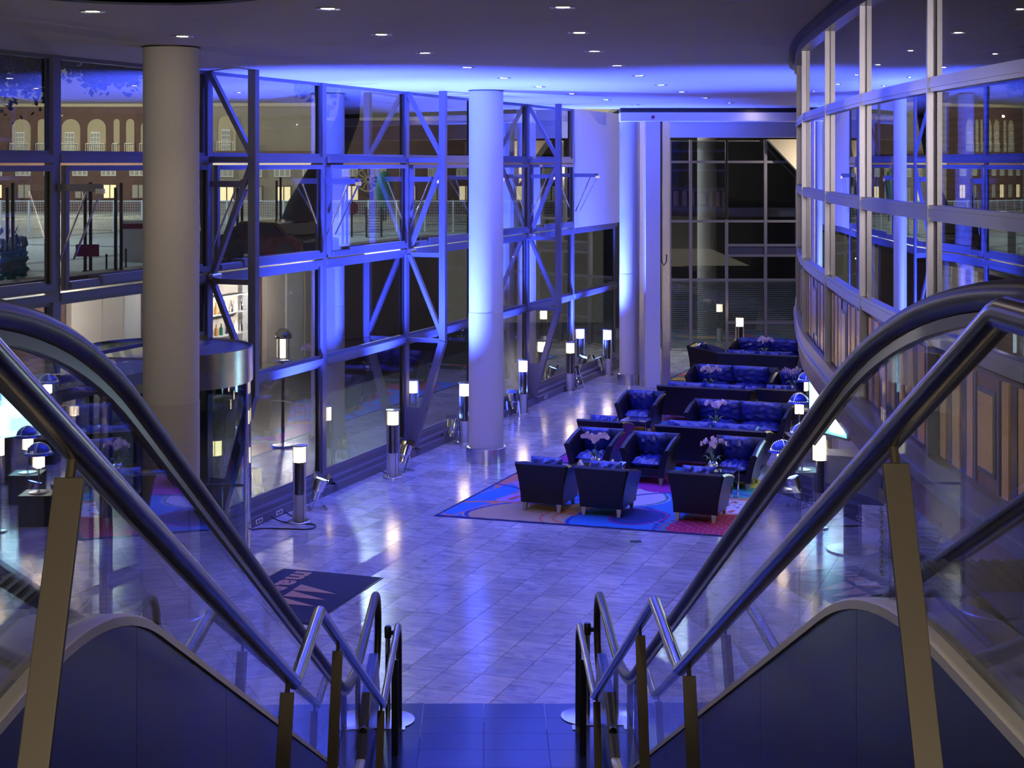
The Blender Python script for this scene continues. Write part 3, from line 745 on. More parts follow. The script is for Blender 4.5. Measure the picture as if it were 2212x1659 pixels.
# ================================================================== MAT, RUGS
def mesh_text(s, size, bold=.02):
    c = bpy.data.curves.new('lettering', 'FONT'); c.body = s; c.size = size; c.extrude = .0012; c.offset = bold; c.resolution_u = 3
    o = bpy.data.objects.new('tmp', c); COL.objects.link(o); bpy.context.view_layer.update()
    me = bpy.data.meshes.new_from_object(o.evaluated_get(bpy.context.evaluated_depsgraph_get())); bpy.data.objects.remove(o); return me
a_, b_, c_, d_ = g(615,1230), g(829,1250), g(665,1348), g(440,1325)
cen = (a_+b_+c_+d_)/4; e1 = ((b_-a_)+(c_-d_))/2; e2 = ((d_-a_)+(c_-b_))/2; W1, W2 = e1.length, e2.length; rz = math.atan2(-e1.y*-1, e1.x)
t = thing('floor_mat', 'dark navy entrance mat with copper lettering and three sail shapes', 'mat', (cen.x,cen.y,.002), rz)
MB().box(-W1/2,W1/2,-W2/2,W2/2,0,.010).obj('mat_body', 'navy_mat', t)
MB().box(-W1/2-.02,W1/2+.02,-W2/2-.02,W2/2+.02,0,.006).obj('mat_border', 'rubber', t)
y0 = .965
for ch_, wd in zip('maRitim', (.36,.27,.25,.10,.21,.10,.36)):       # bold unicase letters, read down the mat
    me = mesh_text(ch_, .5, .02); me.materials.append(M['mat_print'])
    xs = [v.co.x for v in me.vertices]; yv = [v.co.y for v in me.vertices]
    for v in me.vertices: v.co.x = (v.co.x-min(xs))/(max(xs)-min(xs))*wd; v.co.y = (v.co.y-min(yv))/(max(yv)-min(yv))*.235
    o = link('letter', me, t, (-.475, y0, .0115)); o.rotation_euler = (0,0,-PI/2); y0 -= wd+.045
for tri in ([(-.13,.15),(-.14,.42),(.468,.159)], [(-.12,-.13),(-.12,.12),(.463,-.12)], [(-.10,-.42),(-.10,-.18),(.455,-.41)]):
    MB().prism(tri, lambda a, b: Vector((a,b,.010)), lambda a, b: Vector((a,b,.0125))).obj('sail_shape', 'mat_print', t)

LB, NB, PK, OG, BG, LL, CR, TL_, YL, WL = (.03,.20,.62), (.02,.05,.34), (.42,.03,.34), (.62,.22,.12), (.52,.36,.20), (.40,.26,.55), (.52,.02,.10), (.02,.26,.28), (.60,.42,.06), (.55,.52,.66)
RUG_A = [(.5,.5,3,3,LB,0),(.16,.62,.16,.45,OG,0),(.28,.95,.16,.30,PK,0),(.14,.50,.11,.28,LL,1),(.26,.08,.18,.20,BG,NB),(.44,.16,.10,.20,BG,2),(.60,.12,.16,.28,LB,NB),(.66,.22,.09,.12,NB,PK),
         (.52,.55,.15,.26,WL,TL_),(.42,.80,.14,.22,LB,(.62,.10,.06)),(.62,.85,.12,.2,PK,0),(.93,.10,.17,.30,CR,(.03,.25,.4)),(.88,.50,.13,.20,OG,0),(.90,.46,.09,.14,WL,1),(.86,.82,.15,.22,TL_,OG),(.95,.95,.1,.12,YL,0),(.05,.30,.05,.3,LB,OG)]
RUG_B = [(.5,.5,3,3,LB,0),(.10,.15,.2,.2,PK,NB),(.30,.08,.2,.12,LB,(.5,.1,.1)),(.85,.08,.2,.12,YL,TL_),(.60,.2,.2,.15,PK,0),(.50,.42,.2,.12,LL,1),(.25,.45,.14,.10,OG,2),(.10,.70,.14,.16,LB,PK),(.35,.68,.16,.1,PK,OG),(.62,.62,.18,.12,TL_,OG),
         (.88,.35,.14,.14,OG,0),(.90,.62,.15,.12,BG,NB),(.75,.85,.2,.12,YL,OG),(.3,.9,.25,.1,CR,LB)]
def rug(name, lab, p00, p10, p11, p01, seed, pile=.012):
    r = np.random.default_rng(seed); e1 = (p10-p00); e2 = (p01-p00); W1, W2 = e1.length, e2.length
    nx, ny = int(W1/.022), int(W2/.022)
    u = (np.arange(nx)+.5)/nx*W1; v = (np.arange(ny)+.5)/ny*W2; UU, VV = np.meshgrid(u, v)
    wob = lambda f, a, q: a*np.sin(UU*f+q)+a*np.sin(VV*f*1.3+q*2.1)
    x = UU+wob(1.7,.07,seed)+wob(4.1,.03,seed*3); y = VV+wob(1.3,.07,seed+1)+wob(3.7,.03,seed*5)
    colr = np.zeros((ny, nx, 3)); un, vn = x/W1, y/W2
    for (cu, cv, ru, rv, c0, kind) in (RUG_A if seed == 3 else RUG_B):
        if seed == 8: cu = 1-cu
        d = np.hypot((un-cu)/ru, (vn-cv)/rv); th = np.arctan2((vn-cv)/rv, (un-cu)/ru); colr[d < 1] = c0
        if kind: colr[(d > .90) & (d < .97)] = kind if isinstance(kind, tuple) else (.62,.16,.08)
        if kind == 1: colr[(d > .45) & (d < .75) & (np.sin(th*7) > .45)] = (.55,.10,.08); colr[(d < .3) & (np.sin(un*160)*np.sin(vn*110) > .5)] = (.10,.12,.40)
        if kind == 2: colr[(np.abs(d-.55) < .05)] = (.62,.22,.06); colr[(np.abs(d-.3) < .05) & (th > 0)] = (.62,.40,.06)
    sw = np.abs(vn-.20-.05*np.sin(un*9)) < .012; colr[sw & (un < .45)] = (.60,.22,.10)
    sw = np.abs(vn-.55-.18*np.sin(un*6+seed)) < .012; colr[sw] = (.03,.05,.30)
    sp = (np.sin(x*42)*np.sin(y*42) > .8) & (un > .72) & (vn < .3); colr[sp] = (.30,.30,.62)
    bw = .07; bd = (UU < bw) | (UU > W1-bw) | (VV < bw) | (VV > W2-bw); colr[bd] = (.012,.02,.10)
    ux = np.linspace(0, 1, nx+1); vy = np.linspace(0, 1, ny+1)
    A_, B_ = np.meshgrid(ux, vy)
    P = [np.array(q) for q in (p00, p10, p11, p01)]
    G = ((1-A_)*(1-B_))[..., None]*P[0]+(A_*(1-B_))[..., None]*P[1]+(A_*B_)[..., None]*P[2]+((1-A_)*B_)[..., None]*P[3]
    G[..., 2] = pile+.002*np.sin(A_*90)*np.sin(B_*70)
    G[0, :, 2] = 0; G[-1, :, 2] = 0; G[:, 0, 2] = 0; G[:, -1, 2] = 0
    ii = np.arange((nx+1)*(ny+1)).reshape(ny+1, nx+1)
    fs = np.stack([ii[:-1,:-1], ii[:-1,1:], ii[1:,1:], ii[1:,:-1]], -1).reshape(-1, 4)
    me = bpy.data.meshes.new(name); me.from_pydata(G.reshape(-1,3).tolist(), [], fs.tolist())
    ca = me.color_attributes.new('Col', 'FLOAT_COLOR', 'CORNER')
    cc = np.repeat(colr.reshape(-1,3), 4, axis=0); cc = np.concatenate([cc, np.ones((len(cc),1))], 1).astype(np.float32); ca.data.foreach_set('color', cc.ravel())
    if 'rug' not in M:
        m = mat('rug', (.5,.5,.5), .9, bump=.5, bscale=220); nt = m.node_tree; vc = nt.nodes.new('ShaderNodeVertexColor'); vc.layer_name = 'Col'
        nt.links.new(vc.outputs[0], nt.nodes['Principled BSDF'].inputs['Base Color'])
    me.materials.append(M['rug']); o = link(name, me); return tag(o, lab, 'rug', 'patterned lounge rugs')
rug('area_rug', 'bright patterned rug under the nearest leather armchairs, its corner towards the windows', g(935,1115), g(1590,1162), g(1700,1042), g(1148,1003), 3)
rug('area_rug', 'bright patterned rug under the middle sofas and chairs', g(1188,999), g(1632,1031), g(1745,868), g(1427,852), 5)
rug('area_rug', 'bright patterned rug behind, below the far white-lit sofas', g(1440,822), g(1760,838), g(1800,775), g(1510,785), 8)
# ================================================================== SEATING
# local frame: front towards +y, back at -y, centred on the footprint
def shell(W, D=.80, n=9):
    """outer shell: two flared arms and a flared back with rounded tops"""
    parts = {}
    wb = W/2-.07; wt = W/2+.03          # half width at the bottom / at the top
    def prof(h, base, top): # outward curve with height 0..1
        return base+(top-base)*(h**1.7)
    zb, zt = .12, .70
    for s in (-1, 1):
        vs = []; fs = []; rowz = [0,.25,.5,.75,.92,1.0]; yy = np.linspace(-.36, .38, 7)
        loops = []
        for y in yy:
            fr = (y+.36)/.74; ztop = zt-.14*fr**1.6; loop = []
            for h in rowz: loop.append((s*(prof(h, wb, wt)+.0), y, zb+(ztop-zb)*h))
            loop.append((s*(wt-.03), y, ztop+.028)); loop.append((s*(wt-.085), y, ztop+.02))
            for h in (.92, .6, .3, 0): loop.append((s*(prof(h, wb, wt)-.115), y, zb+(ztop-zb)*h))
            loops.append(loop)
        k = len(loops[0])
        for l in loops: vs += l
        for i in range(len(loops)-1):
            for j in range(k): q = (j+1) % k; fs.append((i*k+j, i*k+q, (i+1)*k+q, (i+1)*k+j))
        fs += [tuple(range(k)), tuple((len(loops)-1)*k+j for j in range(k-1, -1, -1))]
        parts['arm%d' % s] = (vs, fs)
    vs = []; fs = []; loops = []
    for x in np.linspace(-1, 1, 9):
        loop = []
        for h in (0,.25,.5,.75,.92,1.0):
            loop.append((x*(prof(h, wb, wt)-.02), -.36-.07*h**1.7, zb+(zt+.02-zb)*h))
        loop.append((x*(wt-.02), -.40, zt+.05)); loop.append((x*(wt-.04), -.345, zt+.04))
        for h in (.92,.5,0): loop.append((x*(prof(h, wb, wt)-.05), -.25-.04*h, zb+(zt-zb)*h))
        loops.append(loop)
    k = len(loops[0])
    for l in loops: vs += l
    for i in range(len(loops)-1):
        for j in range(k): q = (j+1) % k; fs.append((i*k+j, i*k+q, (i+1)*k+q, (i+1)*k+j))
    fs += [tuple(range(k)), tuple((len(loops)-1)*k+j for j in range(k-1, -1, -1))]
    parts['back'] = (vs, fs)
    return parts
def cushion(x0, x1, y0, y1, z0, z1, puff, seed, tilt=0., nx=26, ny=18, sag=0.):
    r = np.random.default_rng(seed); mb = MB(); top = []; ph = r.uniform(0, 6, 8)
    vs = []; fs = []
    for side in (1, -1):
        for j in range(ny+1):
            for i in range(nx+1):
                u_, v_ = i/nx*2-1, j/ny*2-1
                e = (max(0, 1-abs(u_)**4)*max(0, 1-abs(v_)**4))**.5
                wr = .014*math.sin(9*u_+3*math.sin(4*v_+ph[0])+ph[1])*math.sin(2.2*v_+ph[2])+.010*math.sin(15*u_*(1+.3*v_)+ph[3])+.008*math.sin(11*v_+7*u_*u_+ph[4])
                h = e*((z1-z0)/2+puff*e)+wr*e
                vs.append(((x0+x1)/2+(x1-x0)/2*u_*(.97+.03*e), (y0+y1)/2+(y1-y0)/2*v_*(.97+.03*e), (z0+z1)/2+side*h*(1 if side > 0 else .9)-sag*e*0))
    n1 = (nx+1)*(ny+1)
    for s in (0, 1):
        for j in range(ny):
            for i in range(nx):
                q = s*n1+j*(nx+1)+i; f = (q, q+1, q+nx+2, q+nx+1); fs.append(f if s == 0 else f[::-1])
    mb.add(vs, fs)
    if tilt:
        R = Matrix.Rotation(tilt, 4, 'X'); c = Vector(((x0+x1)/2, (y0+y1)/2, (z0+z1)/2)); mb.v = [tuple(R @ (Vector(v)-c)+c) for v in mb.v]
    return mb
def seat_unit(W, nseat, name, lab, cat_, group, seed):
    t = thing(name, lab, cat_, (0,0,0), 0, group); p = shell(W)
    for s in (-1, 1): MB().add(*p['arm%d' % s]).obj('armrest', 'leather', t, True)
    MB().add(*p['back']).obj('backrest', 'leather', t, True)
    MB().box(-W/2+.13,W/2-.13,-.34,.33,.13,.27).obj('seat_base', 'leather', t, bevel=.012)
    iw = W-.30; cw = iw/nseat
    for k in range(nseat):
        x0 = -iw/2+k*cw
        cushion(x0+.004, x0+cw-.004, -.24, .36, .27, .40, .02, seed+k).obj('seat_cushion', 'leather_lit_blue', t, True)
        cushion(x0-.01, x0+cw+.01, -.22, .22, -.05, .08, .04, seed+9+k).obj('back_cushion', 'leather_lit_blue', t, True)
        o = t_last = bpy.data.objects[[x for x in bpy.data.objects.keys() if x.startswith('back_cushion')][-1]]
    for o in [o for o in bpy.data.objects if o.parent == t and o.name.startswith('back_cushion')]:
        o.rotation_euler = (math.radians(72),0,0); o.location = (0,-.155,.585)
    mb = MB()
    for s in (-1, 1):
        for y, f in ((-.32,-1), (.32,1)):
            x = s*(W/2-.13)
            MB().hexa([(x-.022,y-.022+f*.03,0),(x+.022,y-.022+f*.03,0),(x+.022,y+.022+f*.03,0),(x-.022,y+.022+f*.03,0),(x-.038,y-.038,.125),(x+.038,y-.038,.125),(x+.038,y+.038,.125),(x-.038,y+.038,.125)]).obj('leg', 'leg_metal', t)
    return t
NV = N; UV = U
def off(p, dx, dy): q = Vector((p[0],p[1],0))+N*dx+U*dy; return (q.x, q.y, .014)
ch = []
def mid(a, b): p = (g(*a)+g(*b))/2; return (p.x, p.y, .014)
AW = .82
chairs = [
 (mid((1130.5,1103.9),(1241,1087.6)), 0, 'black leather armchair seen from behind, leftmost on the front of the nearest rug'),
 (mid((1253.5,1113),(1372,1099)), 0, 'black leather armchair seen from behind, second on the front of the nearest rug'),
 (mid((1460.7,1127.4),(1566.7,1109.3)), 0, 'black leather armchair seen from behind, standing alone nearest the right handrail'),
 (off(g(1306,1038), -.28, .34), PI, 'black leather armchair facing the stair, behind the orchid on the left glass table'),
 (off(g(1428,1049.6), -.28, .34), PI, 'black leather armchair facing the stair, across from the pair at the front, cushion upright'),
 (off(g(1616,1061.6), -.28, .34), PI, 'black leather armchair facing the stair, behind the small orchid table on the right'),
 (off(g(1262,995), .30, .34), 0, 'black leather armchair seen from behind, closest to the windows beside the middle column'),
 (off(g(1402.8,939), -.28, .34), PI, 'black leather armchair facing the stair, behind the one closest to the windows'),
 (off((5.42,31.35), .0, .40), 0, 'black leather armchair seen from behind, right of the two-seat sofa row'),
 (off((6.30,34.0), .0, -.40), PI, 'black leather armchair facing the stair, right beside the farther facing sofa'),
 ((5.0,39.2,0), -PI/2, 'black leather armchair turned sideways, farthest left by the white pilaster')]
C0 = None
for loc, rot, lab in chairs:
    if C0 is None:
        C0 = seat_unit(AW, 1, 'club_armchair', lab, 'armchair', 'black leather club armchairs', 11); C0.location = loc; C0.rotation_euler = (0,0,-A+rot)
    else: dup(C0, loc, -A+rot, lab)
sofas = [
 (off((3.46,26.78), .0, .40), 0, 'long black leather sofa seen from behind, in the middle of the lounge'),
 (off((4.5,29.75), .0, -.36), PI, 'long black leather sofa facing the stair, behind the orchid on the round pot'),
 (off((3.95,31.6), .0, .40), 0, 'long black leather sofa seen from behind, below the slim far column'),
 (off((5.1,34.9), .0, -.36), PI, 'long black leather sofa facing the stair, second from the back'),
 (off((5.95,37.1), .0, .40), 0, 'long black leather sofa seen from behind, last before the far windows'),
 (off((6.85,40.2), .0, -.36), PI, 'long black leather sofa facing the stair, farthest, below the blinds')]
S0 = None
for loc, rot, lab in sofas:
    if S0 is None:
        S0 = seat_unit(1.95, 2, 'leather_sofa', lab, 'sofa', 'black leather sofas', 31); S0.location = loc; S0.rotation_euler = (0,0,-A+rot)
    else: dup(S0, loc, -A+rot, lab)
# ---------------------------------------------------------------- glass tables
def table(loc, sx, sy, lab):
    t = thing('glass_table', lab, 'side table', loc, -A, 'glass tables with chrome frames')
    MB().box(-sx/2,sx/2,-sy/2,sy/2,.49,.502).obj('glass_top', 'table_glass', t)
    for y in (-sy/2+.02, sy/2-.02):
        for x in (-sx/2+.02, sx/2-.02): MB().box(x-.011,x+.011,y-.011,y+.011,0,.49).obj('leg', 'chrome', t)
        MB().box(-sx/2+.03,sx/2-.03,y-.009,y+.009,.0,.018).obj('crossbar', 'chrome', t)
        MB().box(-sx/2+.03,sx/2-.03,y-.009,y+.009,.472,.49).obj('crossbar', 'chrome', t)
tabs = [((1.42,24.88,0),.75,.6,'glass table on chrome legs between the four front armchairs'),((3.32,24.45,0),.55,.5,'glass table on chrome legs beside the armchair nearest the right handrail'),
        ((2.38,29.2,0),.5,.5,'glass table on chrome legs between the two armchairs by the windows'),((3.85,28.35,0),.75,.55,'glass table on chrome legs between the two long middle sofas'),
        ((4.45,33.2,0),.8,.5,'glass table on chrome legs between the sofas below the slim column'),((6.05,32.9,0),.5,.5,'glass table on chrome legs between the two armchairs near the gallery'),
        ((6.45,38.7,0),.8,.5,'glass table on chrome legs between the two farthest sofas')]
for a in tabs: table(*a)
# ---------------------------------------------------------------- orchids
def petal_flower():
    mb = MB(); 
    for k in range(5):
        a = 2*PI*k/5+PI/2; w_ = .34 if k in (1,4) else .22; n = 5; vs = []
        for i in range(n+1):
            t_ = i/n; r = .028*t_; ww = .028*w_*2*math.sin(PI*min(1, t_*.9+.06))
            for s in (-1, 0, 1): vs.append((r*math.cos(a)-s*ww*math.sin(a), .006*math.sin(t_*3)+(-.003 if s else .001), r*math.sin(a)+s*ww*math.cos(a)))
        fs = [(i*3+j, i*3+j+1, i*3+j+4, i*3+j+3) for i in range(n) for j in (0,1)]; mb.add(vs, fs)
    return mb.mesh('flower', 'orchid', True)
FLM = petal_flower()
OR0 = None
def orchid(loc, lab, k):
    global OR0
    if OR0 is not None: return dup(OR0, loc, k*1.1, lab)
    t = OR0 = thing('potted_orchid', lab, 'orchid', loc, 0, 'pink orchids in silver pots')
    MB().lathe([(0,0),(.045,.0),(.075,.03),(.085,.065),(.07,.10),(.05,.118),(.046,.112),(0,.10)], n=24, cap=False).obj('pot', 'chrome', t, True)
    for i in range(5):
        a = i*2*PI/5+.4; pts = []; vs = []; fs = []
        for q in range(6):
            f = q/5; r = .02+.17*f; z = .10+.10*math.sin(f*2.4); w_ = .028*math.sin(PI*min(1, f*.85+.12)); c, s = math.cos(a), math.sin(a)
            vs += [(r*c-w_*s, r*s+w_*c, z), (r*c, r*s, z-.008), (r*c+w_*s, r*s-w_*c, z)]
        fs = [(q*3+j, q*3+j+1, q*3+j+4, q*3+j+3) for q in range(5) for j in (0,1)]
        MB().add(vs, fs).obj('leaf', 'leaf', t, True)
    r = random.Random(5)
    for i in range(3):
        a = i*2.2+.3; c, s = math.cos(a), math.sin(a); pts = []
        for q in range(12):
            f = q/11; pts.append((c*.24*f**2, s*.24*f**2, .10+.36*math.sin(f*2.1)**.9 if f > 0 else .10))
        MB().tube(pts, .0035, 5).obj('stem', 'leaf', t)
        for q in range(9):
            f = .42+.58*q/8; b = (c*.24*f**2, s*.24*f**2, .10+.36*math.sin(f*2.1)**.9)
            o = link('flower', FLM, t, (b[0]+r.uniform(-.03,.03), b[1]-.012+r.uniform(-.02,.02), b[2]+r.uniform(-.025,.02)))
            o.rotation_euler = (r.uniform(-.5,.2), r.uniform(-.4,.4), r.uniform(-.8,.8)); o.scale = [1.55]*3
    return t
orc = [((1.36,24.93,.502),'pink orchid on the glass table between the four front armchairs'),((3.22,24.5,.502),'pink orchid beside the armchair nearest the right handrail'),
       ((3.78,28.35,.502),'pink orchid in front of the long facing sofa in the middle'),((4.30,33.2,.502),'pink orchid before the second facing sofa, below the slim column'),
       ((6.05,32.9,.502),'pink orchid by the gallery, between two armchairs'),((6.40,38.7,.502),'pink orchid before the farthest sofa')]
for k, (l, lb) in enumerate(orc): orchid(l, lb, k)
# small menus and tealights
for k, (l, lb) in enumerate([((1.10,24.7),'white folded card on the glass table between the front armchairs'),((1.62,24.72),'white folded card at the right end of the front glass table'),((3.16,24.3),'white folded card beside the orchid near the right handrail'),((3.62,28.2),'white folded card beside the middle orchid')]):
    t = tag(MB().prism([(-.05,0),(.05,0),(0,.10)], lambda a, b: Vector((a,-.06,b)), lambda a, b: Vector((a,.06,b))).obj('table_card', 'paper'), lb, 'card'); t.location = (*l,.503); t.rotation_euler = (0,0,-A)
for k, (l, lb) in enumerate([((3.30,24.28),'small silver candle cup before the orchid near the right handrail'),((1.5,25.0),'small silver candle cup on the front glass table')]):
    tag(MB().lathe([(0,0),(.022,0),(.026,.03),(.024,.03),(.02,.01),(0,.01)], n=14, cap=False).obj('candle_cup', 'chrome', smooth=True), lb, 'candle').location = (*l,.503)

# ================================================================== UNDER THE GALLERY
t = thing('screen_kiosk', 'slim information screen glowing cyan by the gallery', 'screen', (5.44,26.2,0), -1.12)
MB().box(-.55,.55,-.03,.03,.72,1.66).obj('housing', 'black', t, bevel=.01)
MB().box(-.51,.51,-.036,-.03,.76,1.62).obj('display', 'screen', t)
MB().box(-.46,-.02,-.040,-.036,1.12,1.56).box(.05,.46,-.040,-.036,.80,1.30).obj('page', 'screen_white', t)
MB().box(.05,.46,-.040,-.036,1.40,1.54).box(-.46,-.02,-.040,-.036,.84,1.04).obj('page_band', 'screen_blue', t)
MB().box(-.05,.05,-.03,.03,0,.72).box(-.3,.3,-.2,.2,0,.02).obj('stand', 'black', t)
light('screen_glow', 'AREA', (5.15,26.05,1.2), 5, (.4,.9,1), size=.8, to=(3.5,24.5,1.2))
t = thing('wall_lantern', 'bright white glass lantern on a post under the gallery edge', 'lamp', (6.02,28.4,0))
MB().lathe([(0,1.15),(.13,1.15),(.13,1.62),(0,1.62)], n=20, cap=False).obj('lamp_glass', 'screen_white', t, True)
MB().lathe([(.05,0),(.05,1.15)], n=12).obj('post', 'steel', t, True)
t = thing('lamp_post', 'short warm glowing lamp by the dark console under the gallery', 'floor lamp', (4.55,22.6,0))
MB().lathe([(0,1.12),(.09,1.12),(.09,1.36),(0,1.36)], n=20, cap=False).obj('lamp_glass', 'lamp_warm', t, True)
MB().lathe([(.13,0),(.13,.02),(.05,.03),(.05,1.12)], n=16).obj('post', 'steel', t, True)
t = thing('console_desk', 'dark console cabinet on a curved steel foot, seen through the right glass', 'console', (4.75,21.3,0), -.35)
MB().box(-.45,.45,-.25,.25,.70,1.35).obj('cabinet', 'cladding', t, bevel=.01)
MB().box(-.10,.10,-.2,.2,.02,.70).obj('pedestal', 'black', t)
MB().lathe([(0,0),(.36,0),(.36,.02),(0,.03)], n=28, cap=False).obj('foot', 'steel', t, True)
t = thing('screen_kiosk', 'small tilted screen with a white triangle on it, right of the dark console', 'screen', (5.45,20.9,0), -.6)
MB().box(-.32,.32,-.02,.02,.95,1.5).obj('housing', 'black', t, bevel=.006)
MB().box(-.29,.29,-.026,-.02,.98,1.47).obj('display', 'screen', t)
mb = MB(); mb.prism([(-.18,1.05),(.22,1.05),(.0,1.38)], lambda a, b: Vector((a,-.031,b)), lambda a, b: Vector((a,-.026,b))); mb.obj('triangle', 'screen_white', t)
MB().box(-.03,.03,-.02,.02,0,.95).box(-.18,.18,-.14,.14,0,.02).obj('stand', 'black', t)
for k, (x, y) in enumerate([(5.6,18.6),(6.4,22.3)]):
    t = thing('wall_sconce', 'slim cone-shaped warm lamp %s under the gallery' % ('closer to the viewer' if k == 0 else 'deeper'), 'lamp', (x,y,0))
    MB().lathe([(0,1.5),(.03,1.5),(.07,1.95),(0,1.95)], n=16, cap=False).obj('lamp_glass', 'lamp_soft', t, True)
    MB().lathe([(.015,0),(.015,1.5)], n=8).obj('post', 'steel', t, True)
c = Vector((4.5,18.9,.012))
tag(MB().tube(fillet([c+Vector((.9,.2,0)), c+Vector((.0,.15,0)), c+Vector((-.1,.0,0)), c+Vector((.9,-.1,0))], .2), .012, 8).obj('floor_cable', 'black', smooth=True), 'black cable loop on the marble right of the stair', 'cable')
tag(MB().box(-.15,.15,-.1,.1,0,.004).obj('paper_notice', 'paper'), 'white sheet lying on the marble near the cable loop', 'notice').location = (4.55,19.6,.002)
tag(MB().box(-.08,.08,-.06,.06,0,.003).obj('floor_socket', 'black'), 'small dark square socket cover let into the marble before the rug', 'socket').location = tuple(g(1373,1170))[:2]+(.001,)
# pictogram strip on the right escalator glass
t = thing('safety_sticker', 'strip of round pictograms on the right escalator glass beside the big post', 'sticker', st(1.148,4.40,0))
R90 = lambda mb: mb
for k in range(7):
    z = 4.395-k*.0285; mb = MB(); n = 20; vs = []; fs = []
    for r in (.0095,.0135):
        for q in range(n): a = 2*PI*q/n; vs.append((-.002, r*math.cos(a)*1.9, z+r*math.sin(a)))
    fs = [(q, (q+1) % n, n+(q+1) % n, n+q) for q in range(n)]
    mb.add(vs, fs); mb.box(-.003,-.001,-.006,.006,z-.005,z+.005); mb.obj('pictogram', 'black', t)
MB().box(-.003,-.001,-.03,.03,4.42,4.46).obj('notice_square', 'screen_blue' if 0 else 'black', t)

# ================================================================== OUTSIDE
ZP = 2.97
def fo(n_): pass
plaza = MB(); fbox(plaza, -60, 60, -60, -7.6, ZP-.3, ZP); plaza = struct(plaza.obj('ground_plaza', 'plaza'))
mb = MB()
for k in range(8):
    s = -30+k*9; fbox(mb, s, s+.5, -60, -7.7, ZP, ZP+.004)
for n_ in (-12,-20,-30,-42): fbox(mb, -60, 60, n_-.4, n_, ZP, ZP+.005)
struct(mb.obj('ground_bands', 'plaza_dark'))
mb = MB(); fbox(mb, -60, 14, -8.2, -7.6, 0, ZP+.12); struct(mb.obj('wall_retaining', 'brick'))
mb = MB(); fbox(mb, -60, 14, -7.5, -.13, -.1, -.01); struct(mb.obj('ground_sunken', 'concourse_floor'))
# pale back wall panels, columns and a shelf in the sunken passage
for k, (pa, pb, m_) in enumerate([(150,215,'concourse'),(219,262,'concourse'),(266,300,'white_metal'),(520,545,'white_metal'),(572,612,'concourse'),(616,652,'white_metal'),(656,676,'concourse'),(1092,1140,'concourse')]):
    mb = MB(); fbox(mb, ray(pa,-7.5), ray(pb,-7.5), -7.58, -7.45, 0, 2.8); struct(mb.obj('trim_%d' % (k+10), m_))
mb = MB(); fbox(mb, -40, 22, -7.5, -6.6, 2.85, 2.95); struct(mb.obj('canopy_passage', 'dark_room'))
for px, e_ in ((240,200),(540,130),(630,200),(1110,60)):
    light('passage_light', 'POINT', fp(ray(px,-6.0),-6.0,2.3), e_, (1,.86,.70), shadow_soft_size=.02)
t = thing('shop_shelf', 'lit glass shelves with bottles in the passage behind the first truss', 'shelf', fp(ray(485,-7.0),-7.0), -A)
MB().box(-.15,.15,-.8,.8,0,.05).box(-.15,-.12,-.8,.8,0,2.6).obj('frame', 'concourse', t)
for z in (.9,1.4,1.9,2.3): MB().box(-.13,.15,-.8,.8,z,z+.03).obj('shelf_board', 'white_metal', t)
rb = random.Random(2)
for z in (.93,1.43,1.93):
    for q in range(7):
        tag(MB().lathe([(0,0),(.04,0),(.04,.16),(.015,.20),(.015,.27),(0,.27)], n=10, cap=False).obj('bottle', rb.choice(['amber','topiary','lamp_soft','chrome']), smooth=True), 'small bottle, %s from the end of the %s lit shelf behind the first truss' % (ORD[q], {.93:'lowest',1.43:'middle',1.93:'upper'}[z]), 'bottle', 'bottles on the passage shelf').location = tuple(fp(ray(485,-7.0)-.7+q*.22, -6.93, z))
pl_ = fp(ray(611,-2.6),-2.6); zc_ = zat(728, pl_.y)
t = thing('post_lantern', 'chrome lantern with round hood in the passage behind the windows', 'lamp', pl_, -A)
MB().lathe([(.0,0),(.2,0),(.2,.03),(.03,.05),(.03,zc_-.50),(.12,zc_-.47),(.12,zc_-.44),(0,zc_-.44)], n=20, cap=False).obj('post', 'steel', t, True)
MB().lathe([(0,zc_-.40),(.055,zc_-.40),(.055,zc_),(0,zc_)], n=20, cap=False).obj('lamp_glass', 'lamp_soft', t, True)
for k in range(4): a_ = k*PI/2; MB().tube([(.13*math.cos(a_),.13*math.sin(a_),zc_-.44),(.13*math.cos(a_),.13*math.sin(a_),zc_)], .01, 6).obj('rod', 'chrome', t)
MB().lathe([(.17,zc_-.02)]+[(.17*math.cos(a),zc_+.17*math.sin(a)) for a in np.linspace(.0,PI/2-.05,9)], n=24, cap=False).obj('hood', 'chrome', t, True)
# fence of mesh panels: posts and rails are parts, the fine mesh is one part
FY = 54.
fx = lambda px: (px-CX)*FY/F
t = thing('mesh_fence', 'white metal mesh fence along the far side of the plaza', 'fence', (0,FY,ZP))
x = fx(-60)
mesh_mb = MB()
while x < fx(1300):
    MB().box(x-.03,x+.03,-.03,.03,0,1.12).obj('post', 'white_metal', t)
    MB().box(x,x+1.0,-.02,.02,1.06,1.10).obj('rail', 'white_metal', t)
    for q in range(1, 12): mesh_mb.box(x+q/12-.004,x+q/12+.004,-.004,.004,.08,1.06)
    for q in range(10): mesh_mb.box(x,x+1,-.004,.004,.1+q*.1,.108+q*.1)
    x += 1.0
stuff(mesh_mb.obj('wire_mesh', 'white_metal', t))
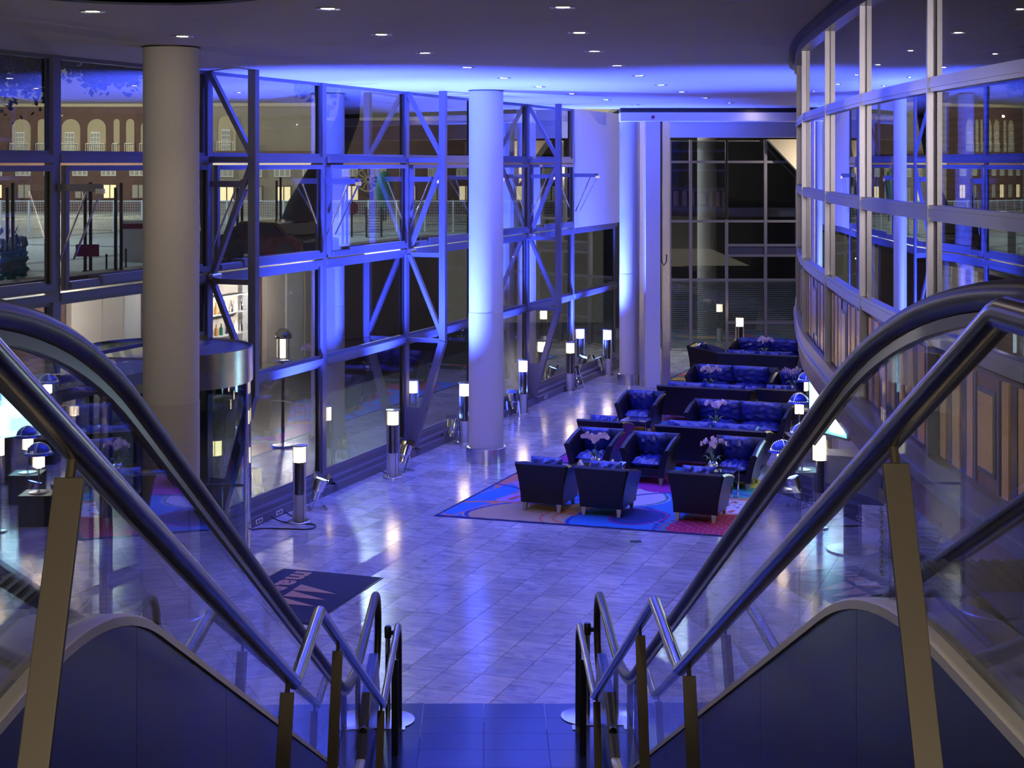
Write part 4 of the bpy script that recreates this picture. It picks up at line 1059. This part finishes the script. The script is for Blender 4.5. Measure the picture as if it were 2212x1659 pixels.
# arcaded buildings across the plaza
YBD = 76.
def building(px0, px1, arches, lab, y_=YBD, top=8.2, col='brick'):
    bx = lambda px: (px-CX)*y_/F
    t = thing('arcade_building', lab, 'building', (0,y_,ZP))
    zz = lambda z: z-ZP
    MB().box(bx(px0),bx(px1),.5,4,0,zz(top)).obj('wall', col, t)
    MB().box(bx(px0)-.2,bx(px1)+.2,.1,4.2,zz(top),zz(top)+.15).obj('cornice', 'stucco', t)
    MB().box(bx(px0),bx(px1),.0,.5,zz(5.8),zz(5.95)).obj('string_course', 'brick', t)
    for (pa, pb, kind) in arches:
        a, b = bx(pa), bx(pb); r = (b-a)/2; c = (a+b)/2; zs = zz(7.6)-r
        pts = [(a, zz(5.95)), (b, zz(5.95))]+[(c+r*math.cos(q), zs+r*math.sin(q)) for q in np.linspace(0, PI, 13)]
        n_ = MB().prism(pts, lambda u_, v_: Vector((u_,.40,v_)), lambda u_, v_: Vector((u_,.55,v_))).obj('arch_niche', 'stucco', t)
        if r > .35:
            MB().box(c-r*.62,c+r*.35,.36,.40,zz(6.0),zz(6.95)).obj('window', 'white_metal', n_)
            mb = MB()
            for i in range(3):
                for j in range(4):
                    xa = c-r*.56+i*r*.31; za = zz(6.04)+j*.22; mb.box(xa,xa+r*.24,.34,.365,za,za+.18)
            mb.obj('panes', 'win_dim', n_)
        mb = MB(); x = a
        while x < b: mb.box(x-.012,x+.012,.1,.13,zz(5.95),zz(6.35)); x += .1
        mb.box(a,b,.09,.14,zz(6.35),zz(6.39)); stuff(mb.obj('balustrade', 'white_metal', t))
    px = px0+25; k = 0
    while px < px1-25:
        a = bx(px)
        f_ = MB().box(a,a+.75,.42,.5,zz(4.75),zz(5.15)).obj('window', 'white_metal', t)
        MB().box(a+.05,a+.22,.40,.43,zz(4.8),zz(5.1)).box(a+.28,a+.47,.40,.43,zz(4.8),zz(5.1)).box(a+.53,a+.70,.40,.43,zz(4.8),zz(5.1)).obj('panes', 'win_dim', f_)
        f_ = MB().box(a+.1,a+.8,.42,.5,zz(3.6),zz(4.35)).obj('window', 'brick', t)
        MB().box(a+.15,a+.42,.40,.43,zz(3.65),zz(4.3)).box(a+.48,a+.75,.40,.43,zz(3.65),zz(4.3)).obj('panes', 'win_lit' if k % 2 == 0 else 'win_dim', f_)
        px += 62; k += 1
building(-60,420,[(20,60,1),(76,96,1),(128,168,1),(184,224,1),(241,254,0),(268,286,0),(300,340,1)], 'brick building with cream arched niches and balconies seen at the upper left', col='brick')
building(440,690,[(468,506,1)], 'pale building with one tall arch behind the first truss', y_=70., top=8.0, col='stone')
building(712,1260,[(1100,1120,0)], 'dark brick building with lit ground floor windows behind the middle column', y_=72., top=7.4, col='brick')
t = thing('rose_window', 'round pierced rose window high on the dark building', 'rosette', (at(795,71.6).x,71.6,zat(388,71.6)))
mb = MB()
for k in range(12):
    a = k*PI/6; mb.bar((0,0,0),(.55*math.cos(a),0,.55*math.sin(a)),.05,.03,(0,1,0))
mb.obj('tracery', 'stucco', t); mb = MB(); mb.tube([(.55*math.cos(a),0,.55*math.sin(a)) for a in np.linspace(0,2*PI,33)], .04, 6, False); mb.obj('rim', 'stucco', t)
# big tree: trunk, leaf clumps overhead
t = thing('plaza_tree', 'dark leaning tree trunk with leaves outside behind the first window bays', 'tree', (0,0,0)); tx = at(660,40)
MB().tube([(tx.x-.35,40,ZP),(tx.x,40,4.2),(tx.x+.5,40,5.2),(tx.x+1.1,40.2,6.6),(tx.x+1.3,40.4,9)], [.62,.50,.40,.30,.2], 12).obj('trunk', 'bark', t, True)
def leaves(regs, Yd, n):
    vs = []; fs = []
    for _ in range(n):
        (x0,x1,y0,y1) = regs[rng.integers(len(regs))]; px, py = rng.uniform(x0,x1), rng.normal((y0+y1)/2, (y1-y0)/3.2); Y = Yd+rng.uniform(-2,2)
        c = Vector(((px-CX)*Y/F, Y, zat(py, Y))); s = rng.uniform(.05,.13); a = Vector(rng.normal(size=3)).normalized(); b = a.cross(Vector(rng.normal(size=3))).normalized()
        k = len(vs); vs += [c-a*s, c-b*s*.6, c+a*s, c+b*s*.6]; fs.append((k,k+1,k+2,k+3))
    return MB().add(vs, fs)
stuff(leaves([(0,120,70,190),(120,320,85,150),(180,300,100,170),(640,730,140,190)], 40, 9000).obj('leaves', 'night_leaf', t))
t = thing('shrub', 'small leafy shrub outside at the far left behind the handrail', 'shrub', (0,0,0))
MB().tube([(at(25,33).x,33,ZP),(at(25,33).x,33,3.4)], .02, 6).obj('stem', 'bark', t)
stuff(leaves([(0,55,520,600)], 33, 500).obj('foliage', 'topiary', t))
tb = at(830,64); t = thing('topiary', 'egg-shaped clipped bush outside the middle windows', 'bush', (tb.x,64,ZP))
MB().lathe([(.1,0),(.1,.5)], n=10).obj('stem', 'bark', t, True)
MB().lathe([(.02,.35)]+[(.36*math.sin(a)*(1-.12*math.cos(a)), 1.25-.85*math.cos(a)*-1*-1) for a in np.linspace(.1,PI-.05,14)], n=24, cap=False).obj('crown', 'topiary', t, True)
t = thing('street_sign', 'round dark red street sign on a thin post outside', 'sign', (at(760,50).x,50,ZP))
MB().lathe([(.03,0),(.03,1.25)], n=8).obj('post', 'dark_seal', t, True)
MB().tube([(0,-.03,.95),(0,.03,.95)], .22, 24).obj('disc', 'red_sign', t)
t = thing('sandwich_board', 'white standing advertising board with a red head on the plaza', 'board', (at(288,38).x,38,ZP), .3)
MB().hexa([(-.3,-.25,0),(.3,-.25,0),(.3,-.23,0),(-.3,-.23,0),(-.3,-.02,1.0),(.3,-.02,1.0),(.3,0,1.0),(-.3,0,1.0)]).obj('front_panel', 'white_metal', t)
MB().hexa([(-.3,.23,0),(.3,.23,0),(.3,.25,0),(-.3,.25,0),(-.3,0,1.0),(.3,0,1.0),(.3,.02,1.0),(-.3,.02,1.0)]).obj('rear_panel', 'dark_seal', t)
MB().hexa([(-.26,-.08,.80),(.26,-.08,.80),(.26,-.06,.80),(-.26,-.06,.80),(-.26,-.05,.92),(.26,-.05,.92),(.26,-.03,.92),(-.26,-.03,.92)]).obj('red_band', 'red_sign', t)
for k, (px, Y, h, lb) in enumerate([(230,34,.42,'left of the pair under the red label'),(272,35.5,.46,'right of the pair near the nearest column'),(1182,52,.5,'outside the far windows')]):
    tag(MB().lathe([(.05,0),(.05,.02),(.022,.04),(.022,h-.06),(.035,h-.04),(0,h)], n=12).obj('street_bollard', 'dark_seal', smooth=True), 'thin dark street bollard, '+lb, 'bollard', 'street bollards').location = at(px, Y, ZP)
P1 = None
for k, (px, Y, lb) in enumerate([(22,33,'at the far left edge'),(190,34,'left of the nearest column, carrying a red label'),(256,33,'just left of the nearest column'),(518,40,'behind the first truss'),(602,46,'beside the leaning trunk'),(745,45,'left of the street sign')]):
    t = thing('lamp_mast', 'slim dark twin mast on the plaza, '+lb, 'mast', at(px, Y, ZP), 0, 'slim dark masts on the plaza')
    MB().box(-.09,-.03,-.03,.03,0,1.9).box(.03,.09,-.03,.03,0,2.0).obj('shaft', 'dark_seal', t)
    MB().box(-.11,.11,-.05,.05,0,.04).obj('foot', 'dark_seal', t)
    if k == 1: MB().box(-.26,.26,-.05,-.035,.35,.62).obj('label_plate', 'red_sign', t)
t = thing('parked_car', 'dark red car parked outside behind the first truss', 'car', (at(600,37).x,37,ZP), -.5)
MB().prism([(-1.3,.25),(1.3,.25),(1.3,.62),(.85,.72),(.5,1.02),(-.55,1.04),(-1.0,.74),(-1.3,.68)], lambda a, b: Vector((a,-.75,b)), lambda a, b: Vector((a,.75,b))).obj('body', 'car_red', t, bevel=.06)
MB().prism([(.72,.72),(.45,.96),(-.5,.98),(-.85,.74)], lambda a, b: Vector((a,-.77,b)), lambda a, b: Vector((a,.77,b))).obj('windows', 'black', t)
for x in (-.8,.8):
    for y in (-.7,.7): MB().tube([(x,y-.08,.27),(x,y+.08,.27)], .27, 18).obj('wheel', 'black', t)
t = thing('chair_stack', 'stack of pale folded terrace chairs outside the middle windows', 'chair stack', (at(808,50).x,50,ZP))
for k in range(9): MB().box(-.25,.25,-.2,.2,.15+k*.09,.18+k*.09).obj('chair_seat', 'alu', t)
MB().box(-.26,-.23,-.2,.2,0,1.0).box(.23,.26,-.2,.2,0,1.0).obj('frame', 'dark_seal', t)
light('street_light', 'POINT', (-17,44,10), 3000, (.75,.92,1), shadow_soft_size=.04)
light('street_light', 'POINT', (-5,50,10), 2200, (.75,.92,1), shadow_soft_size=.04)
light('street_light', 'POINT', (-20,68,7.5), 2400, (1,.85,.55), shadow_soft_size=.04)
light('street_light', 'POINT', (-9,64,7), 1100, (1,.85,.55), shadow_soft_size=.04)
# unseen warm fill added behind the camera to brighten the near hall
light('landing_fill', 'AREA', (0,-6.3,ZC-.06), 620, (1,.86,.72), size=3, to=(0,1,3.6))
light('far_room_fill', 'POINT', (8.6,42.2,5.2), 110, (1,.84,.62), shadow_soft_size=.03)  # unseen fill added to brighten and warm the far room
